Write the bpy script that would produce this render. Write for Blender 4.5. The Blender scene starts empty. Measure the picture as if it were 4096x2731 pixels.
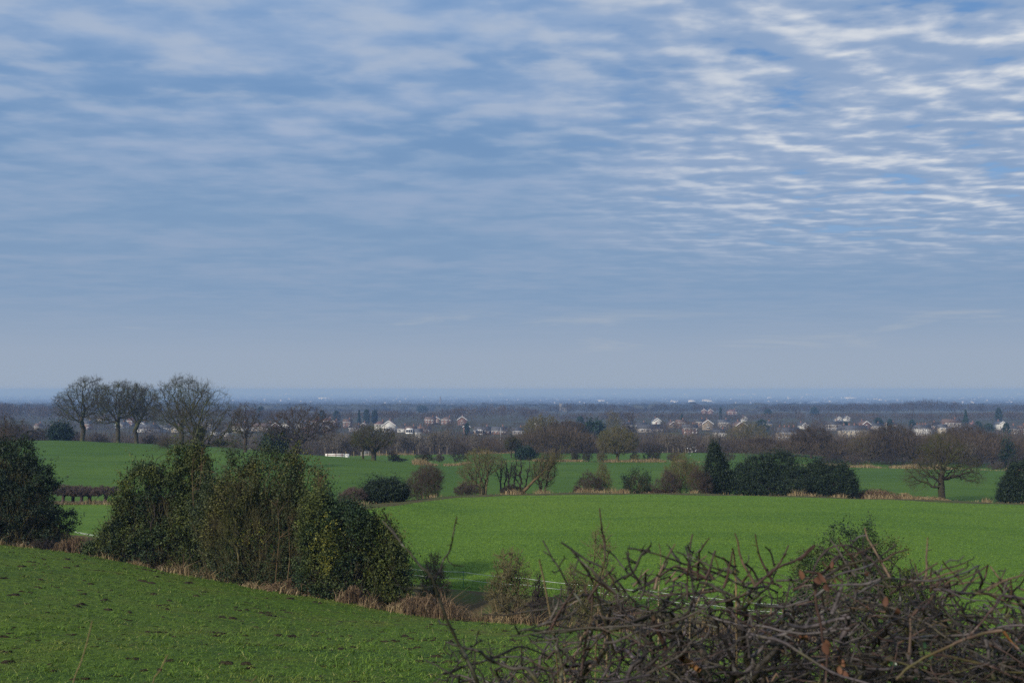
# Winter view over pasture, meadow hedges and a village on the plain
import bpy, math, random
import numpy as np
from mathutils import Vector
R = math.radians
SC = bpy.context.scene
COL = SC.collection
rng = np.random.default_rng(7)
random.seed(7)

# ------------------------------------------------------------------ camera model (35 mm lens, eye at the origin, looking +Y)
F = 3982.0
HV = 1557.0
TH = math.atan((HV - 1365.5) / F)
def ray(u, v):
    x = (np.asarray(u, float) - 2048) / F; z = (1365.5 - np.asarray(v, float)) / F
    yw = math.cos(TH) - z * math.sin(TH)
    return x / yw, (math.sin(TH) + z * math.cos(TH)) / yw
def at(u, v, D):
    a, b = ray(u, v)
    return np.stack([a * D, np.zeros_like(a) + D, b * D], -1)

# ------------------------------------------------------------------ custom properties
def tag(o, label=None, cat=None, group=None, kind=None):
    if label: o['label'] = label
    if cat: o['category'] = cat
    if group: o['group'] = group
    if kind: o['kind'] = kind
    return o
def empty(name, loc=(0, 0, 0), label=None, cat=None, group=None, rz=0):
    o = bpy.data.objects.new(name, None); COL.objects.link(o)
    o.location = [float(c) for c in loc]; o.rotation_euler = (0, 0, rz); o.empty_display_size = .2
    return tag(o, label, cat, group)
def link(name, me, parent=None, loc=None):
    o = bpy.data.objects.new(name, me); COL.objects.link(o)
    if parent is not None: o.parent = parent
    if loc is not None: o.location = [float(c) for c in loc]
    return o
def copy_tree(o, parent=None):
    c = o.copy(); COL.objects.link(c); c.parent = parent
    for ch in [k for k in bpy.data.objects if k.parent == o]: copy_tree(ch, c)
    return c

# ------------------------------------------------------------------ mesh from arrays
def mesh(name, V, Fc, mats, rnd=None, midx=None, smooth=False):
    V = np.ascontiguousarray(V, np.float32); Fc = np.ascontiguousarray(Fc, np.int32)
    k = Fc.shape[1]; n = len(Fc)
    me = bpy.data.meshes.new(name)
    me.vertices.add(len(V)); me.vertices.foreach_set('co', V.ravel())
    me.loops.add(n * k); me.loops.foreach_set('vertex_index', Fc.ravel())
    me.polygons.add(n); me.polygons.foreach_set('loop_start', np.arange(0, n * k, k, dtype=np.int32))
    if smooth: me.polygons.foreach_set('use_smooth', np.ones(n, bool))
    for m in (mats if isinstance(mats, (list, tuple)) else [mats]): me.materials.append(m)
    if midx is not None: me.polygons.foreach_set('material_index', np.ascontiguousarray(midx, np.int32))
    if rnd is not None:
        a = me.attributes.new('rnd', 'FLOAT', 'FACE'); a.data.foreach_set('value', np.ascontiguousarray(rnd, np.float32))
    me.update(calc_edges=True)
    return me
def nrm(a):
    return a / np.maximum(np.linalg.norm(a, axis=-1, keepdims=True), 1e-9)
def prisms(P, Q, rp, rq, k=3, over=0.0):
    """k-sided tapered tubes from P to Q -> verts, quads"""
    d = nrm(Q - P)
    if over: P = P - d * (rp * over)[:, None]; Q = Q + d * (rq * over)[:, None]
    ref = np.where(np.abs(d[:, 2:3]) > .9, np.array([[1., 0, 0]]), np.array([[0, 0, 1.]]))
    a = nrm(np.cross(d, ref)); b = np.cross(d, a)
    t = np.arange(k) * 2 * math.pi / k
    off = a[:, None, :] * np.cos(t)[None, :, None] + b[:, None, :] * np.sin(t)[None, :, None]
    V = np.concatenate([P[:, None, :] + off * rp[:, None, None], Q[:, None, :] + off * rq[:, None, None]], 1)
    n = len(P); i = np.arange(k); j = (i + 1) % k
    f = np.stack([i, j, j + k, i + k], 1)
    Fc = (np.arange(n)[:, None, None] * 2 * k + f[None]).reshape(-1, 4)
    return V.reshape(-1, 3), Fc
class Acc:
    """collects quads (or tris stored as quads with own faces) for ONE mesh"""
    def __init__(s, k=4): s.V = []; s.F = []; s.R = []; s.n = 0; s.k = k
    def add(s, V, Fc, rnd=None):
        s.V.append(V); s.F.append(Fc + s.n); s.n += len(V)
        s.R.append(np.full(len(Fc), rnd) if np.isscalar(rnd) else (rng.random(len(Fc)) if rnd is None else rnd))
    def mesh(s, name, mats, smooth=False):
        return mesh(name, np.concatenate(s.V), np.concatenate(s.F), mats, np.concatenate(s.R), smooth=smooth)

# ------------------------------------------------------------------ materials
def nodes_of(name):
    m = bpy.data.materials.new(name); m.use_nodes = True
    nt = m.node_tree; b = nt.nodes['Principled BSDF']
    return m, nt, b
def N(nt, t, **kw):
    n = nt.nodes.new(t)
    for k, v in kw.items():
        if k in n.inputs.keys(): n.inputs[k].default_value = v
        else: setattr(n, k, v)
    return n
def ramp(nt, stops, fac):
    r = nt.nodes.new('ShaderNodeValToRGB'); e = r.color_ramp.elements
    while len(e) > 1: e.remove(e[-1])
    e[0].position = stops[0][0]; e[0].color = (*stops[0][1], 1)
    for p, c in stops[1:]:
        x = e.new(p); x.color = (*c, 1)
    nt.links.new(fac, r.inputs[0]); return r.outputs[0]
def mixc(nt, fac, a, b, mode='MIX'):
    m = nt.nodes.new('ShaderNodeMix'); m.data_type = 'RGBA'; m.blend_type = mode
    for s, v in ((m.inputs[0], fac), (m.inputs[6], a), (m.inputs[7], b)):
        if isinstance(v, bpy.types.NodeSocket): nt.links.new(v, s)
        elif isinstance(v, tuple): s.default_value = (*v, 1)
        else: s.default_value = v
    return m.outputs[2]
def math_(nt, op, a, b=None, c=None, clamp=False):
    m = nt.nodes.new('ShaderNodeMath'); m.operation = op; m.use_clamp = clamp
    for i, v in enumerate((a, b, c)):
        if v is None: continue
        if isinstance(v, bpy.types.NodeSocket): nt.links.new(v, m.inputs[i])
        else: m.inputs[i].default_value = v
    return m.outputs[0]
def noise(nt, vec, scale, detail=4, rough=.6, dist=0, stretch=None):
    if stretch:
        mp = N(nt, 'ShaderNodeMapping'); mp.inputs['Scale'].default_value = stretch
        nt.links.new(vec, mp.inputs[0]); vec = mp.outputs[0]
    n = N(nt, 'ShaderNodeTexNoise'); n.inputs['Scale'].default_value = scale
    n.inputs['Detail'].default_value = detail; n.inputs['Roughness'].default_value = rough
    n.inputs['Distortion'].default_value = dist
    nt.links.new(vec, n.inputs['Vector']); return n.outputs[0]
def bump(nt, b, h, strength, dist):
    n = N(nt, 'ShaderNodeBump'); n.inputs['Strength'].default_value = strength; n.inputs['Distance'].default_value = dist
    nt.links.new(h, n.inputs['Height']); nt.links.new(n.outputs[0], b.inputs['Normal'])
def smooth01(nt, x, lo, hi):
    m = nt.nodes.new('ShaderNodeMapRange'); m.interpolation_type = 'SMOOTHSTEP'
    nt.links.new(x, m.inputs[0]); m.inputs[1].default_value = lo; m.inputs[2].default_value = hi
    return m.outputs[0]

def plain_mat(name, col, rough=.7, vary=.15, scale=3, spec=.3):
    m, nt, b = nodes_of(name)
    tc = N(nt, 'ShaderNodeTexCoord')
    n = noise(nt, tc.outputs['Object'], scale, 5)
    c0 = tuple(c * (1 - vary) for c in col); c1 = tuple(min(1, c * (1 + vary)) for c in col)
    nt.links.new(ramp(nt, [(.3, c0), (.7, c1)], n), b.inputs['Base Color'])
    b.inputs['Roughness'].default_value = rough; b.inputs['Specular IOR Level'].default_value = spec
    return m
def bark_mat(name, stops, nscale=3, rough=.85, moss=None, moss_amt=.5, bumpy=True, spec=.2):
    """colour of each twig from its own random value, patches of moss / lichen from a solid noise"""
    m, nt, b = nodes_of(name)
    at_ = N(nt, 'ShaderNodeAttribute'); at_.attribute_name = 'rnd'
    tc = N(nt, 'ShaderNodeTexCoord')
    c = ramp(nt, stops, at_.outputs['Fac'])
    n = noise(nt, tc.outputs['Object'], nscale, 5)
    if moss: c = mixc(nt, smooth01(nt, n, 1 - moss_amt - .08, 1 - moss_amt + .12), c, moss)
    nt.links.new(c, b.inputs['Base Color']); b.inputs['Roughness'].default_value = rough
    b.inputs['Specular IOR Level'].default_value = spec
    if bumpy: bump(nt, b, noise(nt, tc.outputs['Object'], nscale * 12, 4), .6, .01)
    return m
def leaf_mat(name, stops, yellow=None, yamt=.4, yscale=.5, rough=.6, spec=.22, trans=.0):
    m, nt, b = nodes_of(name)
    at_ = N(nt, 'ShaderNodeAttribute'); at_.attribute_name = 'rnd'
    tc = N(nt, 'ShaderNodeTexCoord')
    c = ramp(nt, stops, at_.outputs['Fac'])
    if yellow:
        n = noise(nt, tc.outputs['Object'], yscale, 4)
        f = smooth01(nt, n, 1 - yamt - .1, 1 - yamt + .12)
        c = mixc(nt, math_(nt, 'MULTIPLY', f, .8), c, ramp(nt, yellow, at_.outputs['Fac']))
    nt.links.new(c, b.inputs['Base Color']); b.inputs['Roughness'].default_value = rough
    b.inputs['Specular IOR Level'].default_value = spec
    return m

M = {}
M['oak'] = bark_mat('oak bark', [(0, (.028, .024, .016)), (.5, (.052, .045, .028)), (1, (.10, .082, .05))], .6, moss=(.065, .075, .024), moss_amt=.48)
M['oakred'] = bark_mat('brown twig bark', [(0, (.03, .023, .018)), (.5, (.058, .043, .031)), (1, (.105, .08, .058))], .6)
M['brown'] = bark_mat('brown hedge twig', [(0, (.035, .026, .022)), (.5, (.065, .048, .038)), (1, (.12, .09, .07))], .5, moss=(.07, .07, .03), moss_amt=.4)
M['olive'] = bark_mat('lichen covered twig', [(0, (.06, .052, .028)), (.5, (.11, .095, .045)), (1, (.19, .165, .08))], .5, moss=(.09, .1, .035), moss_amt=.45)
M['dark'] = bark_mat('dark hedge twig', [(0, (.02, .017, .015)), (.6, (.04, .032, .027)), (1, (.08, .062, .05))], .5, moss=(.04, .05, .02), moss_amt=.4)
M['purple'] = bark_mat('purplish hawthorn twig', [(0, (.05, .036, .032)), (.6, (.1, .072, .062)), (1, (.17, .13, .105))], .5)
M['trunkpale'] = bark_mat('pale sunlit stem', [(0, (.16, .12, .07)), (1, (.3, .24, .14))], 2)
M['birch'] = bark_mat('pale birch bark', [(0, (.08, .068, .05)), (1, (.19, .165, .13))], .5)
M['wood'] = bark_mat('winter wood', [(0, (.032, .025, .018)), (.25, (.056, .041, .030)), (.5, (.062, .050, .032)), (.75, (.092, .062, .042)), (1, (.080, .070, .050))], .2, bumpy=False)
M['woodred'] = bark_mat('reddish winter wood', [(0, (.035, .028, .024)), (.5, (.07, .048, .038)), (1, (.09, .06, .045))], .2, bumpy=False)
M['holly'] = leaf_mat('holly leaf', [(0, (.012, .026, .012)), (.5, (.026, .050, .019)), (.92, (.05, .085, .03)), (1, (.13, .16, .08))],
                      [(0, (.045, .055, .012)), (.6, (.10, .115, .02)), (1, (.2, .195, .035))], .53, .35)
M['hollydark'] = leaf_mat('dark holly leaf', [(0, (.009, .019, .010)), (.6, (.022, .038, .017)), (1, (.055, .078, .035))], [(0, (.04, .05, .015)), (1, (.08, .085, .02))], .3, .3)
M['mixed'] = leaf_mat('mixed scrub leaf', [(0, (.018, .03, .012)), (.5, (.036, .055, .02)), (.9, (.065, .085, .03)), (1, (.12, .13, .05))],
                      [(0, (.06, .06, .018)), (.6, (.12, .11, .025)), (1, (.22, .19, .03))], .45, .4)
M['yellowleaf'] = leaf_mat('yellow ivy leaf', [(0, (.045, .06, .01)), (.6, (.10, .105, .015)), (1, (.22, .20, .03))], rough=.5)
M['yew'] = leaf_mat('evergreen needle', [(0, (.009, .022, .014)), (.6, (.018, .042, .024)), (1, (.035, .07, .035))], rough=.6, spec=.2)
M['conifer'] = leaf_mat('conifer needle', [(0, (.012, .03, .02)), (1, (.03, .065, .038))], rough=.65, spec=.2)
M['straw'] = leaf_mat('dry grass', [(0, (.10, .07, .035)), (.5, (.22, .16, .08)), (1, (.38, .30, .17))], rough=.8, spec=.15)
M['bracken'] = leaf_mat('dead bracken', [(0, (.05, .032, .02)), (.5, (.12, .08, .048)), (1, (.25, .18, .11))], rough=.85, spec=.1)
M['grassblade'] = leaf_mat('pasture blade', [(0, (.042, .085, .007)), (.6, (.075, .145, .011)), (.93, (.125, .2, .022)), (1, (.3, .28, .1))], [(0, (.09, .12, .02)), (1, (.2, .2, .04))], .4, .25, rough=.6, spec=.25)
M['cropblade'] = leaf_mat('meadow blade', [(0, (.065, .13, .010)), (.6, (.095, .18, .015)), (1, (.15, .25, .03))], rough=.6, spec=.25)

def field_mat(name, base, light, dark, mud=False):
    m, nt, b = nodes_of(name)
    g = N(nt, 'ShaderNodeNewGeometry'); P = g.outputs['Position']
    big = noise(nt, P, .035, 4, stretch=(1, .6, 1)); mid = noise(nt, P, .35, 5, stretch=(.6, 1.3, 1)); fine = noise(nt, P, 5, 6, .7)
    streak = noise(nt, P, .16, 5, .65, .6, stretch=(.35, 1.6, 1))
    c = mixc(nt, smooth01(nt, big, .35, .68), base, light)
    c = mixc(nt, math_(nt, 'MULTIPLY', smooth01(nt, streak, .45, .66), .8), c, dark)
    c = mixc(nt, math_(nt, 'MULTIPLY', smooth01(nt, mid, .48, .72), .5), c, dark)
    f2 = ramp(nt, [(.30, (.42, .46, .5)), (.5, (.95, .95, .95)), (.70, (1.55, 1.5, 1.4))], fine)
    c = mixc(nt, 1.0, c, f2, 'MULTIPLY')
    h = fine
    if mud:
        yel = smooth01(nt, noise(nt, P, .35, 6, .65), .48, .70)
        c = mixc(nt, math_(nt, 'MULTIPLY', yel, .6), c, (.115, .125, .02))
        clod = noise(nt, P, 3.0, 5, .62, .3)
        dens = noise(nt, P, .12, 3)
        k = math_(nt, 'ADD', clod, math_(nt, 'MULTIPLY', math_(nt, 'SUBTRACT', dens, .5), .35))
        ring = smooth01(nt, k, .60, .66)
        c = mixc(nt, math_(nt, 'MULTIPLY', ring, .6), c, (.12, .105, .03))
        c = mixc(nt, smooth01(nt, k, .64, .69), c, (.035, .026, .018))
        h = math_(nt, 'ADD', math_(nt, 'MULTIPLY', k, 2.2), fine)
    nt.links.new(c, b.inputs['Base Color']); b.inputs['Roughness'].default_value = .85
    b.inputs['Specular IOR Level'].default_value = .15
    bump(nt, b, h, .9, .12 if mud else .08)
    return m
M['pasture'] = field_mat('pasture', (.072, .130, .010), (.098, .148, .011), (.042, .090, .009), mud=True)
M['meadow'] = field_mat('meadow', (.088, .168, .013), (.115, .192, .015), (.066, .138, .011))
M['meadow2'] = field_mat('far meadow', (.055, .118, .008), (.075, .14, .010), (.04, .092, .007))
def rough_mat(name, cols, scale=.6):
    m, nt, b = nodes_of(name)
    g = N(nt, 'ShaderNodeNewGeometry'); P = g.outputs['Position']
    n = noise(nt, P, scale, 7, .65)
    nt.links.new(ramp(nt, cols, n), b.inputs['Base Color']); b.inputs['Roughness'].default_value = .9
    b.inputs['Specular IOR Level'].default_value = .1
    bump(nt, b, noise(nt, P, scale * 8, 6), .8, .15)
    return m
M['ditch'] = rough_mat('rough ditch bank', [(.3, (.04, .03, .018)), (.45, (.09, .07, .035)), (.55, (.06, .085, .02)), (.7, (.15, .11, .055))])
M['floor'] = rough_mat('woodland floor', [(.3, (.03, .026, .02)), (.5, (.055, .05, .03)), (.7, (.05, .075, .03))], .05)
def plain_ground():
    m, nt, b = nodes_of('distant plain')
    g = N(nt, 'ShaderNodeNewGeometry'); P = g.outputs['Position']
    mp = N(nt, 'ShaderNodeMapping'); mp.inputs['Scale'].default_value = (.0028, .0022, 1); nt.links.new(P, mp.inputs[0])
    v = N(nt, 'ShaderNodeTexVoronoi'); v.inputs['Scale'].default_value = 1; nt.links.new(mp.outputs[0], v.inputs['Vector'])
    sx = N(nt, 'ShaderNodeSeparateColor'); nt.links.new(v.outputs['Color'], sx.inputs[0])
    c = ramp(nt, [(0, (.045, .05, .035)), (.4, (.05, .06, .036)), (.55, (.06, .085, .035)), (.8, (.085, .11, .05)), (.93, (.13, .12, .08)), (1, (.16, .15, .12))], sx.outputs[0])
    n = noise(nt, P, .0011, 6, .7)
    c = mixc(nt, smooth01(nt, n, .42, .56), c, (.035, .036, .03))
    nt.links.new(c, b.inputs['Base Color']); b.inputs['Roughness'].default_value = .9
    return m
M['plain'] = plain_ground()

# ------------------------------------------------------------------ terrain: stations (distance, picture row) read off along 1-D columns
def T(*k): return k
def vz(D, v):
    return -(v - HV) / F * D
ST = [
    [(-500, 1.0, -1.75), (4700, 1.0, -1.75)],
    [(-500, 3.5, -2.0), (4700, 3.5, -2.0)],
    [(-500, 9, -3.35), (2000, 9, -3.45), (4700, 9, -3.5)],
]
SV = [
    [(-500, 17, 2620), (0, 17, 2630), (1500, 17, 2655), (4096, 15, 2700), (4700, 15, 2700)],
    [(-500, 30, 2280), (0, 29, 2330), (700, 29, 2400), (1500, 28, 2505), (2500, 25, 2580), (4096, 22, 2645), (4700, 22, 2660)],
    [(-500, 48, 2120), (0, 46, 2163), (200, 45, 2185), (500, 43, 2240), (850, 40, 2308), (1100, 38, 2352), (1300, 37, 2386), (1500, 36, 2425), (1750, 35, 2465), (2200, 33, 2502), (2800, 31, 2545), (4096, 28, 2600), (4700, 27, 2630)],
    None,
    [(-500, 62, 2110), (0, 60, 2118), (340, 58, 2132), (800, 51, 2225), (1300, 45, 2290), (1600, 43, 2325), (1853, 42.5, 2353), (2360, 40.5, 2402), (2600, 39.5, 2432), (3110, 38, 2485), (4096, 35, 2560), (4700, 34, 2600)],
    [(-500, 78, 2060), (0, 76, 2065), (400, 74, 2070), (800, 66, 2110), (1300, 56, 2140), (1700, 60, 2140), (2300, 62, 2110), (3000, 60, 2130), (4096, 58, 2190), (4700, 56, 2230)],
    [(-500, 98, 2010), (0, 96, 2012), (400, 95, 2015), (800, 84, 2025), (1100, 74, 2032), (1380, 68, 2033), (1600, 72, 2018), (1750, 78, 1995), (1900, 84, 1981), (2300, 86, 1976), (2600, 86, 1977), (2900, 86, 1981), (3200, 86, 1987), (3500, 86, 1995), (3800, 85, 2004), (4096, 84, 2017), (4700, 82, 2040)],
    [(-500, 104, 1996), (0, 102, 1998), (400, 101, 2001), (800, 92, 2006), (1100, 84, 2012), (1380, 78, 2014), (1600, 84, 2000), (1750, 92, 1984), (1900, 98, 1977), (2300, 102, 1974), (2600, 102, 1975), (2900, 102, 1979), (3200, 102, 1986), (3500, 101, 1995), (3800, 100, 2005), (4096, 100, 2020), (4700, 98, 2045)],
    [(-500, 125, 1935), (0, 122, 1935), (400, 122, 1938), (800, 115, 1940), (1100, 105, 1945), (1380, 98, 1950), (1600, 105, 1945), (1750, 115, 1935), (1900, 122, 1932), (2300, 125, 1930), (2900, 125, 1936), (3500, 124, 1950), (4096, 122, 1966), (4700, 120, 1990)],
    [(-500, 205, 1772), (0, 203, 1765), (150, 202, 1762), (600, 200, 1775), (900, 192, 1788), (1100, 185, 1808), (1300, 178, 1823), (1500, 168, 1839), (1650, 160, 1854), (1800, 165, 1862), (1900, 180, 1851), (2100, 190, 1843), (2800, 192, 1847), (3100, 190, 1856), (3400, 188, 1868), (3700, 188, 1873), (4096, 186, 1881), (4700, 186, 1890)],
    [(-500, 235, 1795), (0, 235, 1793), (900, 225, 1814), (1300, 215, 1833), (1500, 210, 1842), (1650, 205, 1848), (1800, 205, 1843), (1900, 205, 1838), (2100, 207, 1836), (2800, 208, 1839), (3400, 206, 1862), (3700, 206, 1867), (4096, 204, 1876), (4700, 204, 1885)],
    [(-500, 250, 1800), (0, 250, 1800), (900, 250, 1819), (1300, 248, 1821), (1500, 246, 1819), (1900, 246, 1814), (2100, 248, 1811), (2800, 250, 1809), (3200, 250, 1815), (3400, 250, 1842), (4096, 248, 1852), (4700, 248, 1860)],
]
UC = np.arange(-900, 5001, 25.0)
def pchip1(x, y, q):
    x = np.asarray(x, float); y = np.asarray(y, float)
    h = np.diff(x); d = np.diff(y) / h
    m = np.zeros(len(x)); m[0] = d[0]; m[-1] = d[-1]
    for i in range(1, len(x) - 1):
        m[i] = 0 if d[i - 1] * d[i] <= 0 else 2 * d[i - 1] * d[i] / (d[i - 1] + d[i])
    q = np.clip(q, x[0], x[-1]); i = np.clip(np.searchsorted(x, q, 'right') - 1, 0, len(x) - 2)
    t = (q - x[i]) / h[i]
    return (y[i] * (2*t**3 - 3*t**2 + 1) + m[i] * h[i] * (t**3 - 2*t**2 + t) + y[i+1] * (-2*t**3 + 3*t**2) + m[i+1] * h[i] * (t**3 - t**2))
SD, SZ = [], []
for s in ST:
    SD.append(pchip1([k[0] for k in s], [k[1] for k in s], UC)); SZ.append(pchip1([k[0] for k in s], [k[2] for k in s], UC))
for s in SV:
    if s is None: SD.append(None); SZ.append(None); continue
    d = pchip1([k[0] for k in s], [k[1] for k in s], UC)
    SD.append(d); SZ.append(pchip1([k[0] for k in s], [vz(k[1], k[2]) for k in s], UC))
SD[6] = SD[5] + 3.0; SZ[6] = np.minimum(SZ[5], SZ[7]) - .75
for D_, z_ in ((300, -24), (400, -26.5), (520, -25.6), (650, -25.6), (900, -27), (1300, -30), (2000, -42), (4000, -60), (8000, -78), (20000, -93), (62000, -105)):
    SD.append(UC * 0 + D_); SZ.append(UC * 0 + z_)
SD = np.array(SD); SZ = np.array(SZ); K = len(SD)      # K x columns
def ug_of(x, y): return np.clip(2048 + F * x / np.maximum(y, 1.2), -900, 5000)
def stations(ug):
    f = (ug + 900) / 25.0; i = np.clip(f.astype(int), 0, len(UC) - 2); t = f - i
    return SD[:, i] * (1 - t) + SD[:, i + 1] * t, SZ[:, i] * (1 - t) + SZ[:, i + 1] * t
def ground(x, y):
    x = np.atleast_1d(np.asarray(x, float)); y = np.atleast_1d(np.asarray(y, float))
    D, Z = stations(ug_of(x, y))
    q = np.clip(y, D[0], D[-1])
    i = np.clip((D <= q).sum(0) - 1, 0, K - 2); c = np.arange(len(x))
    h = np.diff(D, axis=0); d = np.diff(Z, axis=0) / h
    m = np.zeros_like(D); m[0] = d[0]; m[-1] = d[-1]
    pr = d[:-1] * d[1:]
    m[1:-1] = np.where(pr > 0, 2 * pr / np.where(np.abs(d[:-1] + d[1:]) < 1e-12, 1, d[:-1] + d[1:]), 0)
    hh = h[i, c]; t = (q - D[i, c]) / hh
    z = (Z[i, c] * (2*t**3 - 3*t**2 + 1) + m[i, c] * hh * (t**3 - 2*t**2 + t) + Z[i+1, c] * (-2*t**3 + 3*t**2) + m[i+1, c] * hh * (t**3 - t**2))
    amp = np.clip((y - 6) / 15, 0, 1) * np.clip((400 - y) / 200, 0, 1)
    z = z + amp * (.05 * np.sin(x * .61 + 1.3 * np.sin(y * .23)) * np.sin(y * .47 + .8 * np.sin(x * .31)) + .07 * np.sin(x * .13 + y * .09 + 1.0) * np.sin(y * .12 + x * .05))
    return z
def gz(x, y): return float(ground(x, y)[0])
def on_ground(u, D):
    a = float((u - 2048) / F)
    return np.array([a * D, D, gz(a * D, D)])
def D_for_v(u, v, lo=420, hi=6000):
    D = np.geomspace(lo, hi, 500); a = (u - 2048) / F
    vv = HV - ground(a * D, D) / D * F
    return float(D[np.argmin(np.abs(vv - v))])

# the sheet
acol = np.linspace(-1.35, 1.35, 500)
sub = [3, 4, 6, 14, 16, 5, 5, 12, 12, 4, 8, 16, 6, 8, 5, 5, 5, 5, 6, 6, 6, 8, 8, 8, 6]
tl = []
for k in range(K - 1):
    for j in range(sub[k] if k < len(sub) else 6): tl.append(k + j / (sub[k] if k < len(sub) else 6))
tl.append(K - 1.0); tl = np.array(tl)
rows = [np.stack([acol * 22, acol * 0 - 14.0], -1), np.stack([acol * 14, acol * 0 - 6.0], -1)]
for t in tl:
    k = min(int(t), K - 2); f = t - k
    y = acol * 0 + 10.0
    for _ in range(12):
        x = acol * (y + 8)
        D, Z = stations(ug_of(x, y)); y = D[k] * (1 - f) + D[k + 1] * f
    rows.append(np.stack([acol * (y + 8), y], -1))
G = np.array(rows); nr, nc = G.shape[:2]
gzv = ground(G[..., 0].ravel(), G[..., 1].ravel())
V = np.concatenate([G.reshape(-1, 2), gzv[:, None]], 1)
i, j = np.meshgrid(np.arange(nr - 1), np.arange(nc - 1), indexing='ij')
q = (i * nc + j).ravel(); Fc = np.stack([q, q + 1, q + nc + 1, q + nc], 1)
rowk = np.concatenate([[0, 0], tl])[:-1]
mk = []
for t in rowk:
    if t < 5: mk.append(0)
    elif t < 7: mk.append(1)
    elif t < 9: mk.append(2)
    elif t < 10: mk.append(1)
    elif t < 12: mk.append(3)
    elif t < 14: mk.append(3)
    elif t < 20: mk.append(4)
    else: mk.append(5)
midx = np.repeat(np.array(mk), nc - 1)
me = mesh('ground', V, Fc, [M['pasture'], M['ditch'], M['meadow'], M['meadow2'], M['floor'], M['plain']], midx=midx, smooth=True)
tag(link('ground', me), kind='structure')

# ------------------------------------------------------------------ skeletons by space colonisation
def skeleton(seed, crown, natt, trunk, step, di, dk, jitter=.25, up=.05, maxit=110, shell=.6, stems=1, stem_spread=.0, lean=(0, 0), minz=None):
    """crown = list of ellipsoids (cx,cy,cz,rx,ry,rz); trunk = height of the bare trunk"""
    g = np.random.default_rng(seed)
    w = np.array([c[3] * c[4] * c[5] for c in crown]) ** .8; w = w / w.sum()
    pick = g.choice(len(crown), natt, p=w); C = np.array(crown)[pick]
    d = nrm(g.normal(size=(natt, 3))); rad = shell + (1 - shell) * g.random(natt) ** .5
    rad = np.where(g.random(natt) < .35, g.random(natt) ** .4, rad)
    A = C[:, :3] + d * C[:, 3:] * rad[:, None]
    if minz is not None: A = A[A[:, 2] > minz]
    nodes = [np.array([0, 0, -.12])]; par = [-1]
    for s in range(stems):
        th = 2 * math.pi * s / max(stems, 1) + g.random()
        b = np.array([math.cos(th), math.sin(th), 0]) * stem_spread * (g.random() * .7 + .3)
        p = b * 1.0; prev = 0
        n = max(2, int(trunk / step))
        for k in range(n + 1):
            nodes.append(p.copy()); par.append(prev); prev = len(nodes) - 1
            p = p + np.array([lean[0] * step + b[0] * .25 * step, lean[1] * step + b[1] * .25 * step, trunk / n]) + g.normal(size=3) * step * .07
    P = np.array(nodes); par = list(par); nch = np.zeros(len(P), int)
    for a in par:
        if a >= 0: nch[a] += 1
    dist = np.linalg.norm(A[:, None] - P[None], axis=2); near = dist.argmin(1); dist = dist.min(1)
    for it in range(maxit):
        ok = dist > dk
        A, near, dist = A[ok], near[ok], dist[ok]
        if len(A) == 0: break
        act = dist < di if (dist < di).any() else dist < dist.min() + step
        act = act & (nch[near] < 4)
        if not act.any(): break
        D = np.zeros_like(P); np.add.at(D, near[act], nrm(A[act] - P[near[act]]))
        idx = np.unique(near[act])
        dd = nrm(D[idx]); dd = nrm(dd + g.normal(size=dd.shape) * jitter + np.array([0, 0, up]))
        New = P[idx] + dd * step
        base = len(P); P = np.concatenate([P, New]); par += list(idx); nch[idx] += 1
        nch = np.concatenate([nch, np.zeros(len(New), int)])
        dn = np.linalg.norm(A[:, None] - New[None], axis=2); j = dn.argmin(1); m = dn[np.arange(len(A)), j]
        b = m < dist; near = np.where(b, base + j, near); dist = np.where(b, m, dist)
    par = np.array(par)
    return P, par
def counts(P, par):
    n = np.ones(len(P))
    for i in range(len(P) - 1, -1, -1):
        if par[i] >= 0: n[par[i]] += n[i]
    return n
def twigs(g, base, dirs, L, r, levels=2, fan=3, spread=.6, up=.15, shrink=.62):
    """sprays of fine twigs on given points: returns segment arrays"""
    S = []
    b, d, l, rr = base, dirs, np.full(len(base), L), np.full(len(base), r)
    for lv in range(levels):
        rep = fan if lv else fan
        b2 = np.repeat(b, rep, 0); d2 = np.repeat(d, rep, 0); l2 = np.repeat(l, rep) * (.6 + .8 * g.random(len(b2))); r2 = np.repeat(rr, rep)
        d2 = nrm(d2 + g.normal(size=d2.shape) * spread + np.array([0, 0, up]))
        e = b2 + d2 * l2[:, None]
        S.append((b2, e, r2, r2 * .6))
        # the next level starts somewhere along the twig
        f = .4 + .6 * g.random(len(e)); b = b2 + d2 * (l2 * f)[:, None]; d = d2; l = l2 * shrink; rr = r2 * .65
    return [np.concatenate(x) for x in zip(*S)]
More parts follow.
